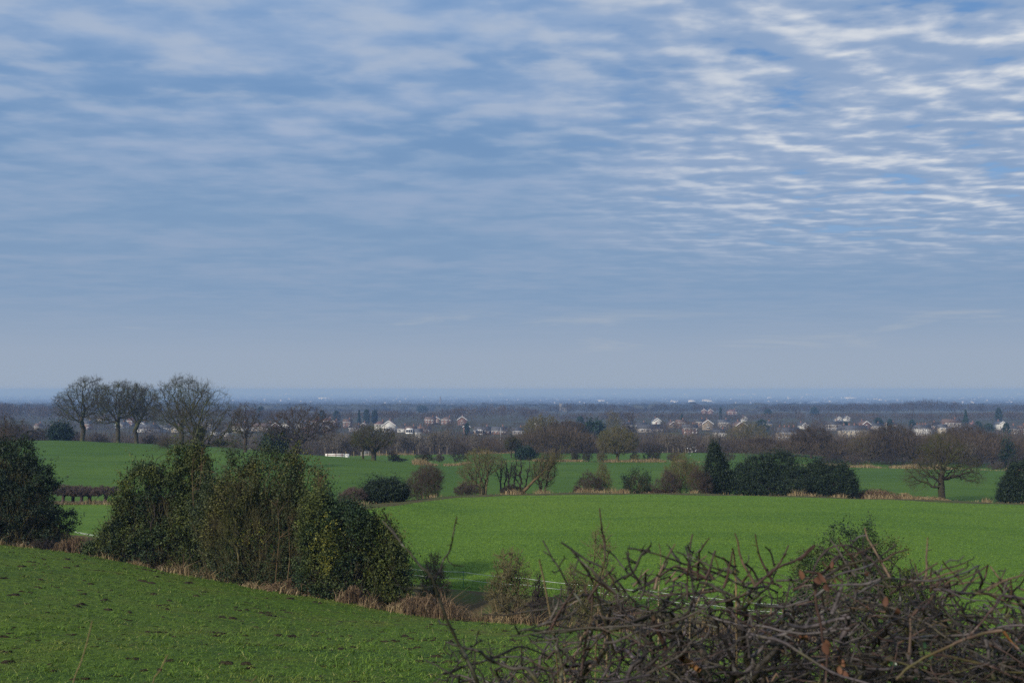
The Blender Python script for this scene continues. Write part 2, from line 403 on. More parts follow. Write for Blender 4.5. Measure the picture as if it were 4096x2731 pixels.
def build_wood(P, par, Rt, rt, k_thick=6, k_thin=3, tw=None, seed=0, flare=1.25, over=.4):
    """verts/quads of a whole skeleton + twigs; rnd attribute per segment"""
    g = np.random.default_rng(seed + 99)
    n = counts(P, par); e = math.log(Rt / rt) / math.log(max(n.max(), 3)); r = rt * n ** e
    idx = np.where(par >= 0)[0]; pa = par[idx]
    rp = np.minimum(r[pa], r[idx] * 1.35); rp = np.where(par[pa] < 0, np.minimum(rp * flare, r[idx] * 1.3), rp)
    A = Acc()
    thick = r[idx] > Rt * .18
    for sel, k in ((thick, k_thick), (~thick, k_thin)):
        if sel.any():
            Vv, Ff = prisms(P[pa[sel]], P[idx[sel]], rp[sel], r[idx[sel]], k, over)
            A.add(Vv, Ff, np.repeat(g.random(sel.sum()) * .7, k))
    if tw:
        L, rr, levels, fan, spread, up, lim = tw
        t = idx[n[idx] <= lim]
        d = nrm(P[t] - P[par[t]])
        S = twigs(g, P[t], d, L, rr, levels, fan, spread, up)
        Vv, Ff = prisms(S[0], S[1], S[2], S[3], 3)
        A.add(Vv, Ff, np.repeat(.3 + .7 * g.random(len(S[0])), 3))
    return A, n, r
def leaves(g, C, size, per, sigma, flat=.0):
    """per rhombic leaves around every centre"""
    c = np.repeat(C, per, 0); n = len(c)
    c = c + g.normal(size=(n, 3)) * sigma
    a = nrm(g.normal(size=(n, 3)) + np.array([0, 0, -.3])); nn = nrm(g.normal(size=(n, 3)) + np.array([-.15, -.15, .5 + flat]))
    b = nrm(np.cross(a, nn)); a = np.cross(nn, b)
    s = size * (.45 + 1.0 * g.random(n) ** 1.4); a = a * s[:, None]; b = b * (s * .5)[:, None]
    Vv = np.stack([c - a, c - b * 1.0 + a * .1, c + a, c + b + a * .1], 1).reshape(-1, 3)
    return Vv, np.arange(n * 4).reshape(-1, 4)

# ------------------------------------------------------------------ trees
def sx(px, D): return px * D / F
CACHE = {}
def bare_tree(name, u, D, top, w, seed, label, cat='tree', mat='oak', trunk=.22, nat=520, dens=1.0, Rt=None, stems=1, sspread=0, lean=(0, 0),
              crown=None, twL=None, group=None, vb=None, shell=.6, fan=4, levels=2, up=.15, jitter=.28, du=0, twr=None, key=None):
    """a leafless tree whose base stands on the ground at column u and distance D, its top at picture row top, w wide in picture pixels"""
    b = on_ground(u, D); H = float(at(u, top, D)[2] - b[2]); W = sx(w, D) / 2
    t = empty(name, b, label, cat, group)
    if key and key in CACHE:
        mt, mc, H0, W0 = CACHE[key]
        for nm, me in (('trunk', mt), ('crown', mc)):
            o = link(nm, me, t)
            o.scale = (W / W0, W / W0, H / H0); o.rotation_euler = (0, 0, seed * 1.7)
        return t
    if crown is None:
        cz = H * (trunk + 1) / 2 + H * .02; rz = H * (1 - trunk) / 2
        crown = [(0, 0, cz, W, W * .85, rz), (W * .3, 0, cz - rz * .25, W * .68, W * .6, rz * .6), (-W * .35, 0, cz - rz * .2, W * .62, W * .6, rz * .62)]
    else:
        crown = [(c[0] * W, c[1] * W, c[2] * H, c[3] * W * 1.08, c[4] * W, c[5] * H) for c in crown]
    step = H * .042
    P, par = skeleton(seed, crown, int(nat * dens), H * trunk * .95, step, H * .3, H * .058, jitter, up * .3, shell=shell, stems=stems, stem_spread=sspread, lean=lean)
    Rt = Rt or H * .035
    L = twL or H * .06; px = D / 995.0
    tr = twr or max(.006, .055 * px)
    n = counts(P, par); rt = max(.013, px * .095)
    e = math.log(Rt / rt) / math.log(max(n.max(), 3)); r = rt * n ** e
    # split trunk+limbs / crown
    idx = np.where(par >= 0)[0]; pa = par[idx]; big = r[idx] > Rt * .42
    T_ = Acc(); Vv, Ff = prisms(P[pa[big]], P[idx[big]], np.minimum(r[pa[big]], r[idx[big]] * 1.35) * np.where(par[pa[big]] < 0, 1.3, 1.0), r[idx[big]], 8, .4)
    T_.add(Vv, Ff, np.repeat(rng.random(big.sum()) * .6, 8))
    sm = ~big
    C_ = Acc(); Vv, Ff = prisms(P[pa[sm]], P[idx[sm]], np.minimum(r[pa[sm]], r[idx[sm]] * 1.35), r[idx[sm]], 4, .4)
    C_.add(Vv, Ff, np.repeat(rng.random(sm.sum()) * .6, 4))
    g = np.random.default_rng(seed + 5)
    t_ = idx[n[idx] <= 7]; S = twigs(g, P[t_], nrm(P[t_] - P[par[t_]]), L, tr, levels, fan, .75, up)
    Vv, Ff = prisms(S[0], S[1], S[2], S[3], 3); C_.add(Vv, Ff, np.repeat(.3 + .7 * g.random(len(S[0])), 3))
    mt = T_.mesh('trunk', M[mat], True); mc = C_.mesh('crown', M[mat])
    link('trunk', mt, t); link('crown', mc, t)
    if key: CACHE[key] = (mt, mc, H, W)
    return t
def bush(name, u, D, top, w, seed, label, cat='bush', mat='holly', twig='dark', lobes=None, nclump=900, per=26, leaf=.05, sig=.16, group=None,
         stems=6, depth=.8, extra=None, upb=.25, bare=0.0, nat=None):
    """an evergreen bush or tree clothed in leaves down to the ground; lobes in picture pixels relative to (u, ground): (du, dv_up, rw, rh)"""
    b = on_ground(u, D); H = float(at(u, top, D)[2] - b[2]); W = sx(w, D) / 2
    t = empty(name, b, label, cat, group)
    if lobes is None: crown = [(0, 0, H * .48, W, W * depth, H * .53), (W * .35, 0, H * .33, W * .62, W * .6, H * .36), (-W * .35, 0, H * .35, W * .62, W * .6, H * .38)]
    else:
        g0 = np.random.default_rng(seed + 1)
        kz = H / max(sx(c + rh, D) for a, c, rw, rh in lobes) * .96
        crown = [(sx(a, D), (g0.random() - .5) * sx(rw, D) * .8, sx(c, D) * kz, sx(rw, D) * 1.06, sx(rw, D) * depth, sx(rh, D) * kz) for a, c, rw, rh in lobes]
    P, par = skeleton(seed, crown, nat or nclump, H * .18, H * .05, H * .4, H * .045, .3, .02, shell=.72, stems=stems, stem_spread=W * .3, minz=.02)
    A, n, r = build_wood(P, par, H * .02, max(.008, D / 995 * .06), 5, 3, None, seed)
    link('stem', A.mesh('stem', M[twig]), t)
    g = np.random.default_rng(seed + 3)
    tips = P[n <= 3]
    w_ = np.array([c[3] * c[5] for c in crown]); pick = g.choice(len(crown), nclump, p=w_ / w_.sum()); C = np.array(crown)[pick]
    sh = C[:, :3] + nrm(g.normal(size=(nclump, 3))) * C[:, 3:] * (.72 + .28 * g.random(nclump) ** .5)[:, None]
    cen = np.concatenate([tips, sh]); cen = cen[cen[:, 2] > .05]
    # uneven surface: hollows, bulges and gaps about a metre across
    wv = [g.normal(size=3) * 4.2 / max(1.0, H * .28) for _ in range(4)]; nz = sum(np.sin(cen @ w1 + 6 * g.random()) for w1 in wv)
    keep = nz > -1.6; cen = cen[keep]; nz = nz[keep]
    ax = cen * np.array([1, 1, .6]); cen = cen + nrm(ax) * (nz * .024 * min(H, 2 * W if lobes is None else H))[:, None]; cen[:, 2] = np.maximum(cen[:, 2], .06)
    L = Acc()
    # leafy shoots: clumps stretched outwards from the middle of the bush
    out = nrm(cen - np.array([0, 0, H * .3])) * .5 + nrm(g.normal(size=cen.shape)) * .5 + np.array([0, 0, upb])
    k = 4; ln = sig * 3.2 * (.4 + g.random((len(cen), 1)) + 1.9 * (g.random((len(cen), 1)) < .2) * g.random((len(cen), 1)))
    rad_ = np.where(ln > sig * 4.6, .6, 1.0)[:, 0]
    pts = np.concatenate([cen + out * ln * (q / k) for q in range(k)])
    Vv, Ff = leaves(g, pts, leaf, max(2, per // k), sig * .5)
    rn = np.repeat(np.clip(np.tile(g.random(len(cen)), k) * .55 + .1, 0, 1), max(2, per // k)) + (g.random(len(Ff)) - .5) * .5
    L.add(Vv, Ff, np.clip(rn, 0, 1))
    link('foliage', L.mesh('foliage', M[mat]), t)
    if bare:
        g2 = np.random.default_rng(seed + 8); m = int(220 * bare)
        pk = g2.choice(len(cen), m); base_ = cen[pk] * np.array([.8, .8, .7]); dr = nrm(cen[pk] - np.array([0, 0, -.5 * H]) + g2.normal(size=(m, 3)) * H * .25)
        S = twigs(g2, base_, dr, H * .11, max(.008, D / 995 * .12), 3, 2, .45, .35)
        Vv, Ff = prisms(S[0], S[1], S[2], S[3], 3); B = Acc(); B.add(Vv, Ff, np.repeat(g2.random(len(S[0])), 3))
        link('bare_twigs', B.mesh('bare_twigs', M['olive']), t)
    if extra:
        for (nm, mt, du, dv, rw, rh, n_, lf) in extra:
            c0 = np.array([sx(du, D), -W * depth * .75, sx(dv, D)])
            cc = c0 + nrm(g.normal(size=(n_, 3))) * np.array([sx(rw, D), .35, sx(rh, D)]) * (g.random((n_, 1)) ** .5)
            Vv, Ff = leaves(g, cc, lf, 9, .07); E = Acc(); E.add(Vv, Ff)
            link(nm, E.mesh(nm, M[mt]), t)
    return t
def twig_bush(name, u, D, top, w, seed, label, cat='bush', mat='brown', group=None, nat=420, stems=7, twL=.07, crown=None, fan=4, up=.3, shell=.5, key=None, levels=2, twr=None, Rt=None, sspread=.25):
    b = on_ground(u, D); H = float(at(u, top, D)[2] - b[2]); W = sx(w, D) / 2
    t = empty(name, b, label, cat, group)
    if key and key in CACHE:
        mt, H0, W0 = CACHE[key]; o = link('branches', mt, t); o.scale = (W / W0, W / W0, H / H0); o.rotation_euler = (0, 0, seed * 1.3)
        return t
    if crown is None:
        q = np.random.default_rng(seed * 7 + 1); cr = []
        for k_ in range(5):
            hx = q.uniform(-.62, .62); top_ = H * (1 - .5 * abs(hx) ** 1.5) * q.uniform(.7, 1.0) if k_ else H * .97; cr.append((W * hx * (k_ > 0), q.uniform(-.3, .3) * W, top_ * .52, W * q.uniform(.38, .6), W * .5, top_ * .48))
    else: cr = [(c[0] * W, c[1] * W, c[2] * H, c[3] * W, c[4] * W, c[5] * H) for c in crown]
    P, par = skeleton(seed, cr, nat, H * .12, H * .05, H * .4, H * .05, .3, .04, shell=shell, stems=stems, stem_spread=W * sspread, minz=.03)
    px = D / 995.0
    A, n, r = build_wood(P, par, Rt or H * .018, max(.008, px * .09), 5, 3, (H * twL, twr or max(.005, px * .055), levels, fan, .7, up, 6), seed)
    mt = A.mesh('branches', M[mat]); link('branches', mt, t)
    if key: CACHE[key] = (mt, H, W)
    return t
def blades(g, X, Y, h, w, name, mat, per=1, lean=.35, sig=0.0, bend=.5, label=None, cat=None, kind='stuff', zoff=0):
    """thin two-segment blades standing on the ground"""
    x = np.repeat(X, per) + g.normal(size=len(X) * per) * sig; y = np.repeat(Y, per) + g.normal(size=len(X) * per) * sig
    n = len(x); z = ground(x, y) + zoff - .02
    hh = (np.repeat(h, per) if np.ndim(h) else h) * (.45 + .9 * g.random(n)); ang = g.random(n) * math.pi * 2
    ln = g.normal(size=(n, 2)) * lean
    p0 = np.stack([x, y, z], 1); mid = p0 + np.stack([ln[:, 0] * .4, ln[:, 1] * .4, np.full(n, .6)], 1) * hh[:, None]
    tip = mid + np.stack([ln[:, 0] * (1 + bend), ln[:, 1] * (1 + bend), np.full(n, .4)], 1) * hh[:, None]
    s = np.stack([np.cos(ang), np.sin(ang), np.zeros(n)], 1) * (w * (.6 + .8 * g.random(n)))[:, None]
    Vv = np.stack([p0 - s, p0 + s, mid + s * .8, mid - s * .8, tip], 1).reshape(-1, 3)
    k = np.arange(n)[:, None] * 5
    q = np.concatenate([k + np.array([[0, 1, 2, 3]]), k + np.array([[3, 2, 4, 4]])])
    # second face is a triangle: build it as a thin quad
    Vx = np.concatenate([Vv, (tip + s * .12)]); q2 = np.concatenate([k + np.array([[0, 1, 2, 3]]), np.concatenate([k + 3, k + 2, (np.arange(n) + 5 * n)[:, None], k + 4], 1)])
    rn = g.random(n)
    me = mesh(name, Vx, q2, M[mat], np.concatenate([rn, rn]))
    return tag(link(name, me), label, cat, kind=kind)
def box(name, x0, x1, y0, y1, z0, z1):
    V = np.array([(x, y, z) for z in (z0, z1) for y in (y0, y1) for x in (x0, x1)], float)
    Fq = np.array([(0, 2, 3, 1), (4, 5, 7, 6), (0, 1, 5, 4), (2, 6, 7, 3), (0, 4, 6, 2), (1, 3, 7, 5)])
    return V, Fq

# ================================================================== PLACEMENTS (u, v in the photograph's own 4096 x 2731 pixels, D in metres)
# ---- trees on the crest of the left-hand hill
bare_tree('oak_tree', 335, 206, 1508, 235, 11, 'tall bare oak at the left end of the hilltop row, trunk forking low', trunk=.2, nat=950, lean=(.02, 0), crown=[(-.25, 0, .56, .72, .7, .30), (.3, 0, .68, .62, .6, .31), (.1, 0, .8, .5, .5, .19)], shell=.35, fan=6, group='bare trees along the hill crest')
bare_tree('oak_tree', 478, 204, 1522, 228, 12, 'bare oak on the hill crest with a long low branch reaching left', trunk=.2, nat=950, crown=[(0, 0, .7, .95, .8, .28), (-.55, 0, .42, .55, .5, .16), (.2, 0, .55, .7, .6, .2)], shell=.35, fan=6, group='bare trees along the hill crest')
bare_tree('oak_tree', 552, 203, 1530, 178, 13, 'bare oak leaning left, third from the left on the hill crest', trunk=.22, nat=850, lean=(-.2, 0), crown=[(.05, 0, .68, .95, .9, .30), (.3, 0, .5, .7, .6, .2)], shell=.35, fan=6, group='bare trees along the hill crest')
bare_tree('oak_tree', 730, 190, 1500, 245, 14, 'tallest bare oak on the hill, standing behind the ivy clad one', trunk=.22, nat=1000, crown=[(0, 0, .68, .92, .8, .31), (-.2, 0, .45, .8, .7, .2)], shell=.35, fan=6, group='bare trees along the hill crest')
ivy = bare_tree('oak_tree', 800, 128, 1532, 325, 15, 'wide bare oak with ivy climbing its trunk behind the big holly bushes', trunk=.26, nat=1250, crown=[(0, 0, .76, .72, .7, .23), (.15, 0, .6, .88, .8, .22), (.3, 0, .44, .78, .7, .15), (-.6, 0, .34, .5, .5, .1), (.85, 0, .27, .35, .4, .07)], shell=.35, Rt=.40, group='bare trees along the hill crest')
g = np.random.default_rng(3)
th = g.random(900) * 2 * math.pi; hz = g.random(900) ** 1.1 * 6.2
Vv, Ff = leaves(g, np.stack([np.cos(th) * (.25 + .3 * g.random(900)), np.sin(th) * (.25 + .3 * g.random(900)), hz], 1), .11, 7, .16)
E = Acc(); E.add(Vv, Ff); link('ivy', E.mesh('ivy', leaf_mat('ivy leaf', [(0, (.02, .032, .010)), (.6, (.05, .06, .016)), (1, (.12, .12, .03))])), ivy)
bare_tree('oak_tree', 985, 178, 1615, 130, 16, 'small gnarled bare oak between the ivy clad oak and the domed oak', trunk=.28, nat=600, mat='oakred', shell=.4, jitter=.4, group='bare trees along the hill crest')
bare_tree('oak_tree', 1200, 188, 1614, 300, 17, 'broad domed bare oak on the hill crest with a dark evergreen at its foot', trunk=.2, nat=1250, mat='oakred', crown=[(0, 0, .6, .9, .8, .39), (.45, 0, .48, .6, .6, .25), (-.45, 0, .5, .6, .6, .27)], shell=.4, levels=2, fan=4, group='bare trees along the hill crest')
bare_tree('oak_tree', 1455, 172, 1718, 120, 18, 'left one of two squat bare oaks on the falling slope', trunk=.24, nat=560, lean=(-.12, 0), shell=.4, fan=4, group='pair of squat oaks')
bare_tree('oak_tree', 1497, 168, 1700, 195, 19, 'right one of two squat bare oaks on the falling slope, thick trunk', trunk=.24, nat=850, Rt=.42, shell=.4, fan=4, group='pair of squat oaks')
bush('yew_tree', 248, 215, 1700, 85, 21, 'dark spreading yew left of the hilltop oaks', 'tree', 'yew', nclump=420, per=22, leaf=.16, sig=.35)
bush('evergreen_bush', 1108, 192, 1716, 92, 22, 'dark round evergreen bush under the domed oak', 'bush', 'yew', nclump=420, per=22, leaf=.15, sig=.32)
for i, (u, top, w, D, mt, lb) in enumerate([
    (25, 1650, 150, 215, 'dark', 'dark tangled bare hedge at the far left edge of the hilltop'), (95, 1668, 90, 220, 'brown', 'brown bare bush behind the left end of the hill crest'),
    (165, 1705, 110, 222, 'dark', 'low dark bare bush left of the spreading yew'), (300, 1722, 60, 224, 'brown', 'thin bare shrub right of the yew, under the first oak'),
    (608, 1735, 75, 214, 'brown', 'rounded brown bush right of the third hilltop oak'), (395, 1728, 110, 224, 'dark', 'low dark scrub between the first two hilltop oaks'),
    (680, 1742, 80, 190, 'brown', 'brown scrub in front of the tallest hilltop oak'), (885, 1750, 120, 200, 'dark', 'dark scrub right of the ivy clad oak'),
    (1575, 1800, 50, 178, 'dark', 'small bare sapling bush right of the squat oaks'), (1600, 1828, 90, 176, 'dark', 'low dark bramble on the slope below the sapling bush'),
    (1700, 1796, 75, 172, 'dark', 'dark rounded thorn bush at the fence corner beyond the hill'), (1832, 1762, 105, 196, 'dark', 'dark bare thicket left of the mossy willow'),
    (1760, 1812, 60, 200, 'brown', 'low brown bush at the start of the far hedge'), (1945, 1722, 190, 300, 'brown', 'large domed brown thicket behind the mossy willow'),
    (2102, 1795, 60, 204, 'hollyd', 'dark green bush at the left foot of the leafless wood')]):
    if mt == 'hollyd': bush('holly_bush', u, D, top, w, 200 + i, lb, 'bush', 'yew', nclump=220, per=18, leaf=.14, sig=.3)
    else: twig_bush('bare_bush', u, D, top, w, 200 + i, lb, 'bush', mt, nat=300, fan=4)
# ---- middle distance trees beyond the second field
for i, (u, top, w, D, mt, tr, lb) in enumerate([
    (2045, 1742, 60, 215, 'oak', .3, 'slim bare sapling left of two at the far field edge'), (2062, 1752, 60, 216, 'oak', .3, 'slim bare sapling right of two at the far field edge'),
    (2170, 1662, 170, 262, 'olive', .15, 'tall greyish bare tree at the left of the leafless clump'), (2265, 1682, 190, 258, 'oakred', .14, 'broad rounded bare tree in the middle of the leafless clump'),
    (2225, 1720, 120, 245, 'brown', .12, 'lower brown tree in front of the leafless clump'), (2330, 1735, 90, 250, 'brown', .12, 'small brown tree at the right end of the leafless clump'),
    (2468, 1708, 175, 193, 'olive', .16, 'spreading olive willow standing alone in the grassy strip'), (2455, 1644, 70, 420, 'olive', .1, 'tall pale poplar behind the clipped green conifer block'),
    (2516, 1648, 55, 430, 'oakred', .1, 'narrow pale poplar right of the tall pale one'), (2985, 1690, 190, 330, 'olive', .16, 'rounded olive tree in front of the terrace houses'),
    (3040, 1752, 150, 245, 'oakred', .14, 'low spreading brown tree behind the holly hedge'), (3240, 1708, 175, 232, 'oakred', .2, 'dark reddish alder with a straight trunk behind the round hollies'),
    (3150, 1765, 170, 240, 'brown', .12, 'twiggy brown tree left of the reddish alder'), (3335, 1760, 130, 238, 'brown', .12, 'twiggy brown tree right of the reddish alder'),
    (3560, 1698, 200, 225, 'oakred', .12, 'big rounded bare tree on the right before the houses'), (3470, 1745, 170, 232, 'olive', .12, 'pale tangled tree left of the big rounded bare tree'),
    (3650, 1745, 150, 230, 'brown', .12, 'grey brown tree just left of the field oak crown'), (3860, 1706, 220, 240, 'oakred', .12, 'wide reddish dome of a tree behind the field oak'),
    (3960, 1735, 150, 235, 'brown', .12, 'brown tree beside the pale broken birch'), (4060, 1760, 130, 232, 'brown', .12, 'grey tree at the far right edge behind the holly'),
    (3760, 1735, 150, 236, 'olive', .12, 'olive tinted tree behind the middle of the field oak')]):
    bare_tree('bare_tree', u, D, top, w, 300 + i, lb, 'tree', mt, trunk=tr, twr=D / 995 * .075, nat=1200 if w > 120 else 420, shell=.35, fan=5, twL=None, Rt=(.16 if w < 100 else .3), jitter=.3)
for i, (u, top, w, D, mt, lb) in enumerate([
    (2120, 1785, 110, 205, 'brown', 'brown scrub at the foot of the leafless clump'), (2215, 1790, 90, 200, 'brown', 'dark hedge bush below the broad rounded tree'),
    (2292, 1800, 52, 194, 'dark', 'little bare bush on the tan strip, left of three'), (2352, 1785, 52, 193, 'dark', 'taller bare bush on the tan strip, middle of three'),
    (2408, 1798, 50, 193, 'olive', 'little bare bush on the tan strip next to the lone willow'), (2537, 1802, 42, 193, 'olive', 'small dry bush right of the lone willow'),
    (2612, 1792, 105, 195, 'dark', 'wide dark hedge bush right of the lone willow'), (2590, 1765, 160, 248, 'dark', 'dark low thicket behind the grassy strip'),
    (2700, 1800, 80, 196, 'brown', 'brown bush left of the tall twiggy thicket'), (2900, 1800, 150, 200, 'brown', 'brown scrub seen between the conical holly and the round hollies'),
    (3420, 1800, 140, 205, 'brown', 'low brown scrub at the right end of the holly hedge'), (3560, 1798, 150, 204, 'dark', 'dark lower scrub under the big rounded tree'),
    (3700, 1815, 120, 204, 'brown', 'scrub along the tan verge left of the field oak'), (3990, 1842, 100, 196, 'brown', 'clipped brown hedge section at the right field edge'),
    (3900, 1800, 90, 215, 'dark', 'dark scrub under the pale broken birch'), (4075, 1800, 110, 200, 'dark', 'dark scrub at the right edge of the far field'),
    (3330, 1812, 120, 206, 'dark', 'dark scrub beneath the reddish alder')]):
    twig_bush('bare_bush', u, D, top, w, 330 + i, lb, 'bush', mt, nat=330, fan=4)
bush('conifer_hedge', 2377, 360, 1680, 102, 41, 'dense green block of clipped conifers before the village', 'hedge', 'conifer', nclump=700, per=20, leaf=.3, sig=.5)
bt = bare_tree('birch_tree', 3873, 218, 1770, 60, 42, 'pale broken birch with a forked white trunk at the right wood edge', 'tree', 'birch', trunk=.4, nat=160, Rt=.2)
bush('ivy_clad_tree', 4022, 215, 1760, 45, 43, 'dark ivy covered tree at the right wood edge', 'tree', 'yew', nclump=300, per=20, leaf=.15, sig=.3)

# ---- hedge line beyond the big meadow
twig_bush('hawthorn_bush', 1420, 77, 1944, 170, 51, 'purplish brown bare thicket behind the yellow leaved scrub', 'bush', 'purple', nat=600, fan=5, twL=.1, stems=14, sspread=.9)
bush('holly_bush', 1545, 78, 1922, 175, 52, 'low dark green holly at the left end of the meadow hedge', 'bush', 'hollydark', 'dark', nclump=800, per=24, leaf=.06, sig=.15, bare=.5)
twig_bush('hawthorn_bush', 1708, 86, 1862, 178, 53, 'rounded reddish brown thorn bush left of the mossy willow', 'bush', 'brown', nat=750, fan=5, twL=.1, stems=10, sspread=.6, crown=[(0, 0, .48, .8, .8, .5), (.25, 0, .6, .5, .6, .38), (-.5, 0, .3, .55, .6, .28)])
bare_tree('willow_tree', 1935, 97, 1783, 215, 54, 'yellowish lichen covered willow leaning over the meadow hedge', 'tree', 'olive', trunk=.16, nat=1100, stems=5, sspread=.5, shell=.3, fan=4, lean=(.03, 0), crown=[(-.1, 0, .72, .62, .7, .26), (-.3, 0, .5, .62, .6, .26), (.35, 0, .66, .45, .5, .22), (-.45, 0, .25, .5, .5, .2)])
bare_tree('thorn_tree', 2010, 99, 1832, 75, 55, 'thin dark stemmed tree, left of three beside the mossy willow', 'tree', 'dark', trunk=.3, nat=170, stems=2, sspread=.25, Rt=.1, fan=2, group='dark stemmed trees in the meadow hedge')
bare_tree('thorn_tree', 2044, 98, 1825, 82, 56, 'dark stemmed tree with crossing limbs, middle of three', 'tree', 'dark', trunk=.3, nat=190, stems=2, sspread=.3, Rt=.12, fan=2, lean=(.08, 0), group='dark stemmed trees in the meadow hedge')
bare_tree('thorn_tree', 2088, 98, 1822, 90, 57, 'open vase shaped dark tree, right of three', 'tree', 'dark', trunk=.22, nat=190, stems=2, sspread=.25, Rt=.12, fan=2, group='dark stemmed trees in the meadow hedge')
bare_tree('willow_tree', 2175, 98, 1810, 130, 58, 'rounded bare tree behind the leaning sunlit trunk', 'tree', 'oak', trunk=.15, nat=650, stems=5, sspread=.6, shell=.35, fan=4, crown=[(0, 0, .55, .8, .8, .42), (.1, 0, .8, .35, .4, .2)])
M['trunkdull'] = bark_mat('dull orange bark', [(0, (.085, .055, .03)), (1, (.15, .1, .055))], 2, moss=(.06, .055, .02), moss_amt=.5)
# the leaning trunk
b = on_ground(2082, 97.2); lt = empty('leaning_trunk', b, 'pale orange trunk leaning right out of the meadow hedge', 'tree')
pth = at(np.array([2082, 2110, 2135, 2158, 2180, 2205]), np.array([1976, 1950, 1922, 1902, 1880, 1866]), 97.0) - b
Vv, Ff = prisms(pth[:-1], pth[1:], np.linspace(.17, .08, 5), np.linspace(.15, .05, 5), 8, .3); A = Acc(); A.add(Vv, Ff, .6)
link('trunk', A.mesh('trunk', M['trunkdull'], True), lt)
S = twigs(np.random.default_rng(6), np.repeat(pth[2:], 4, 0), np.tile(nrm(pth[-1] - pth[0]), (16, 1)), 1.3, .02, 3, 3, .45, .25)
Vv, Ff = prisms(S[0], S[1], S[2], S[3], 3); A = Acc(); A.add(Vv, Ff); link('crown', A.mesh('crown', M['olive']), lt)
for i, (u, top, w, D, mt, lb) in enumerate([
    (1870, 1925, 120, 93, 'brown', 'brown undergrowth at the foot of the mossy willow'), (2045, 1935, 110, 97, 'dark', 'low dark undergrowth below the three dark stemmed trees'),
    (2350, 1878, 130, 99, 'brown', 'loose brown bush left of centre in the meadow hedge'), (2408, 1846, 75, 100, 'olive', 'upright bare shrub standing out above the loose brown bush'),
    (2545, 1882, 112, 99, 'hm', 'rounded brown and green bush in the middle of the meadow hedge'), (2300, 1940, 60, 97, 'brown', 'low bramble at the left foot of the loose brown bush'),
    (2722, 1806, 185, 100, 'olive', 'tall dense twiggy thicket with birds on top, left of the conical holly'), (2670, 1880, 120, 98, 'brown', 'lower left shoulder bush of the tall twiggy thicket'),
    (2790, 1850, 100, 98.5, 'brown', 'brown bush squeezed against the conical holly')]):
    if mt == 'hm': bush('hedge_bush', u, D, top, w, 360 + i, lb, 'bush', 'hollydark', 'brown', nclump=260, per=14, leaf=.06, sig=.15, bare=1.2)
    else: twig_bush('bare_bush', u, D, top, w, 360 + i, lb, 'bush', mt, nat=700 if w > 150 else 420, fan=5, twL=.09, stems=9, sspread=.6)
bush('holly_tree', 2872, 100, 1780, 125, 61, 'tall conical dark holly in the meadow hedge', 'tree', 'hollydark', nclump=1300, per=26, leaf=.07, sig=.16, group='dark hollies in the meadow hedge',
     lobes=[(-12, 110, 38, 75), (-5, 60, 58, 62), (25, 50, 40, 50), (-15, 165, 18, 32), (-30, 30, 38, 40)])
bush('holly_tree', 3082, 100, 1800, 300, 62, 'widest dark holly with two rounded humps', 'tree', 'hollydark', nclump=2400, per=26, leaf=.07, sig=.17, group='dark hollies in the meadow hedge',
     lobes=[(-60, 90, 75, 75), (35, 105, 70, 80), (-105, 55, 60, 60), (75, 60, 80, 60), (0, 45, 130, 50)])
bush('holly_tree', 3312, 100, 1850, 200, 63, 'lower flat topped dark holly right of the two humped one', 'tree', 'hollydark', nclump=1500, per=26, leaf=.07, sig=.17, group='dark hollies in the meadow hedge',
     lobes=[(-40, 75, 55, 60), (30, 70, 60, 62), (65, 40, 40, 42), (-60, 40, 50, 45)])
bush('holly_tree', 4052, 98, 1846, 130, 64, 'dark holly at the right edge of the picture behind the meadow', 'tree', 'hollydark', nclump=1300, per=26, leaf=.07, sig=.16, group='dark hollies in the meadow hedge',
     lobes=[(0, 110, 42, 60), (10, 60, 62, 65), (-30, 40, 40, 45)], bare=.3)
bare_tree('oak_tree', 3757, 102, 1716, 270, 65, 'wide spreading bare oak standing alone in the meadow hedge', 'tree', 'oak', trunk=.2, nat=1500, Rt=.36, shell=.3, fan=4, lean=(-.04, 0), crown=[(.05, 0, .62, .72, .75, .36), (-.5, 0, .42, .5, .6, .2), (.55, 0, .5, .6, .6, .22), (-.8, 0, .27, .3, .4, .12), (.95, 0, .33, .4, .4, .1)])

# ---- line of little flat topped hawthorns left
for i, (u, w, lb) in enumerate([(262, 70, 'left end'), (305, 75, 'second from the left'), (335, 75, 'middle'), (372, 85, 'second from the right'), (430, 90, 'right end')]):
    bare_tree('hawthorn_tree', u, 97 + (i % 2), 1934 + (0, 9, 3, 12, 6)[i], w * 1.35, 70 + i, 'dark flat topped hawthorn, %s of a low row across the grass' % lb, 'tree', 'purple', trunk=.34, nat=380, Rt=.16, fan=5, lean=((.15, 0), (-.1, 0))[i % 2],
              crown=[(0, 0, .7, .9, .9, .28), (.3, 0, .6, .8, .7, .2), (-.4, 0, .58, .6, .6, .18)], twr=.012, group='row of flat topped hawthorns', shell=.3)

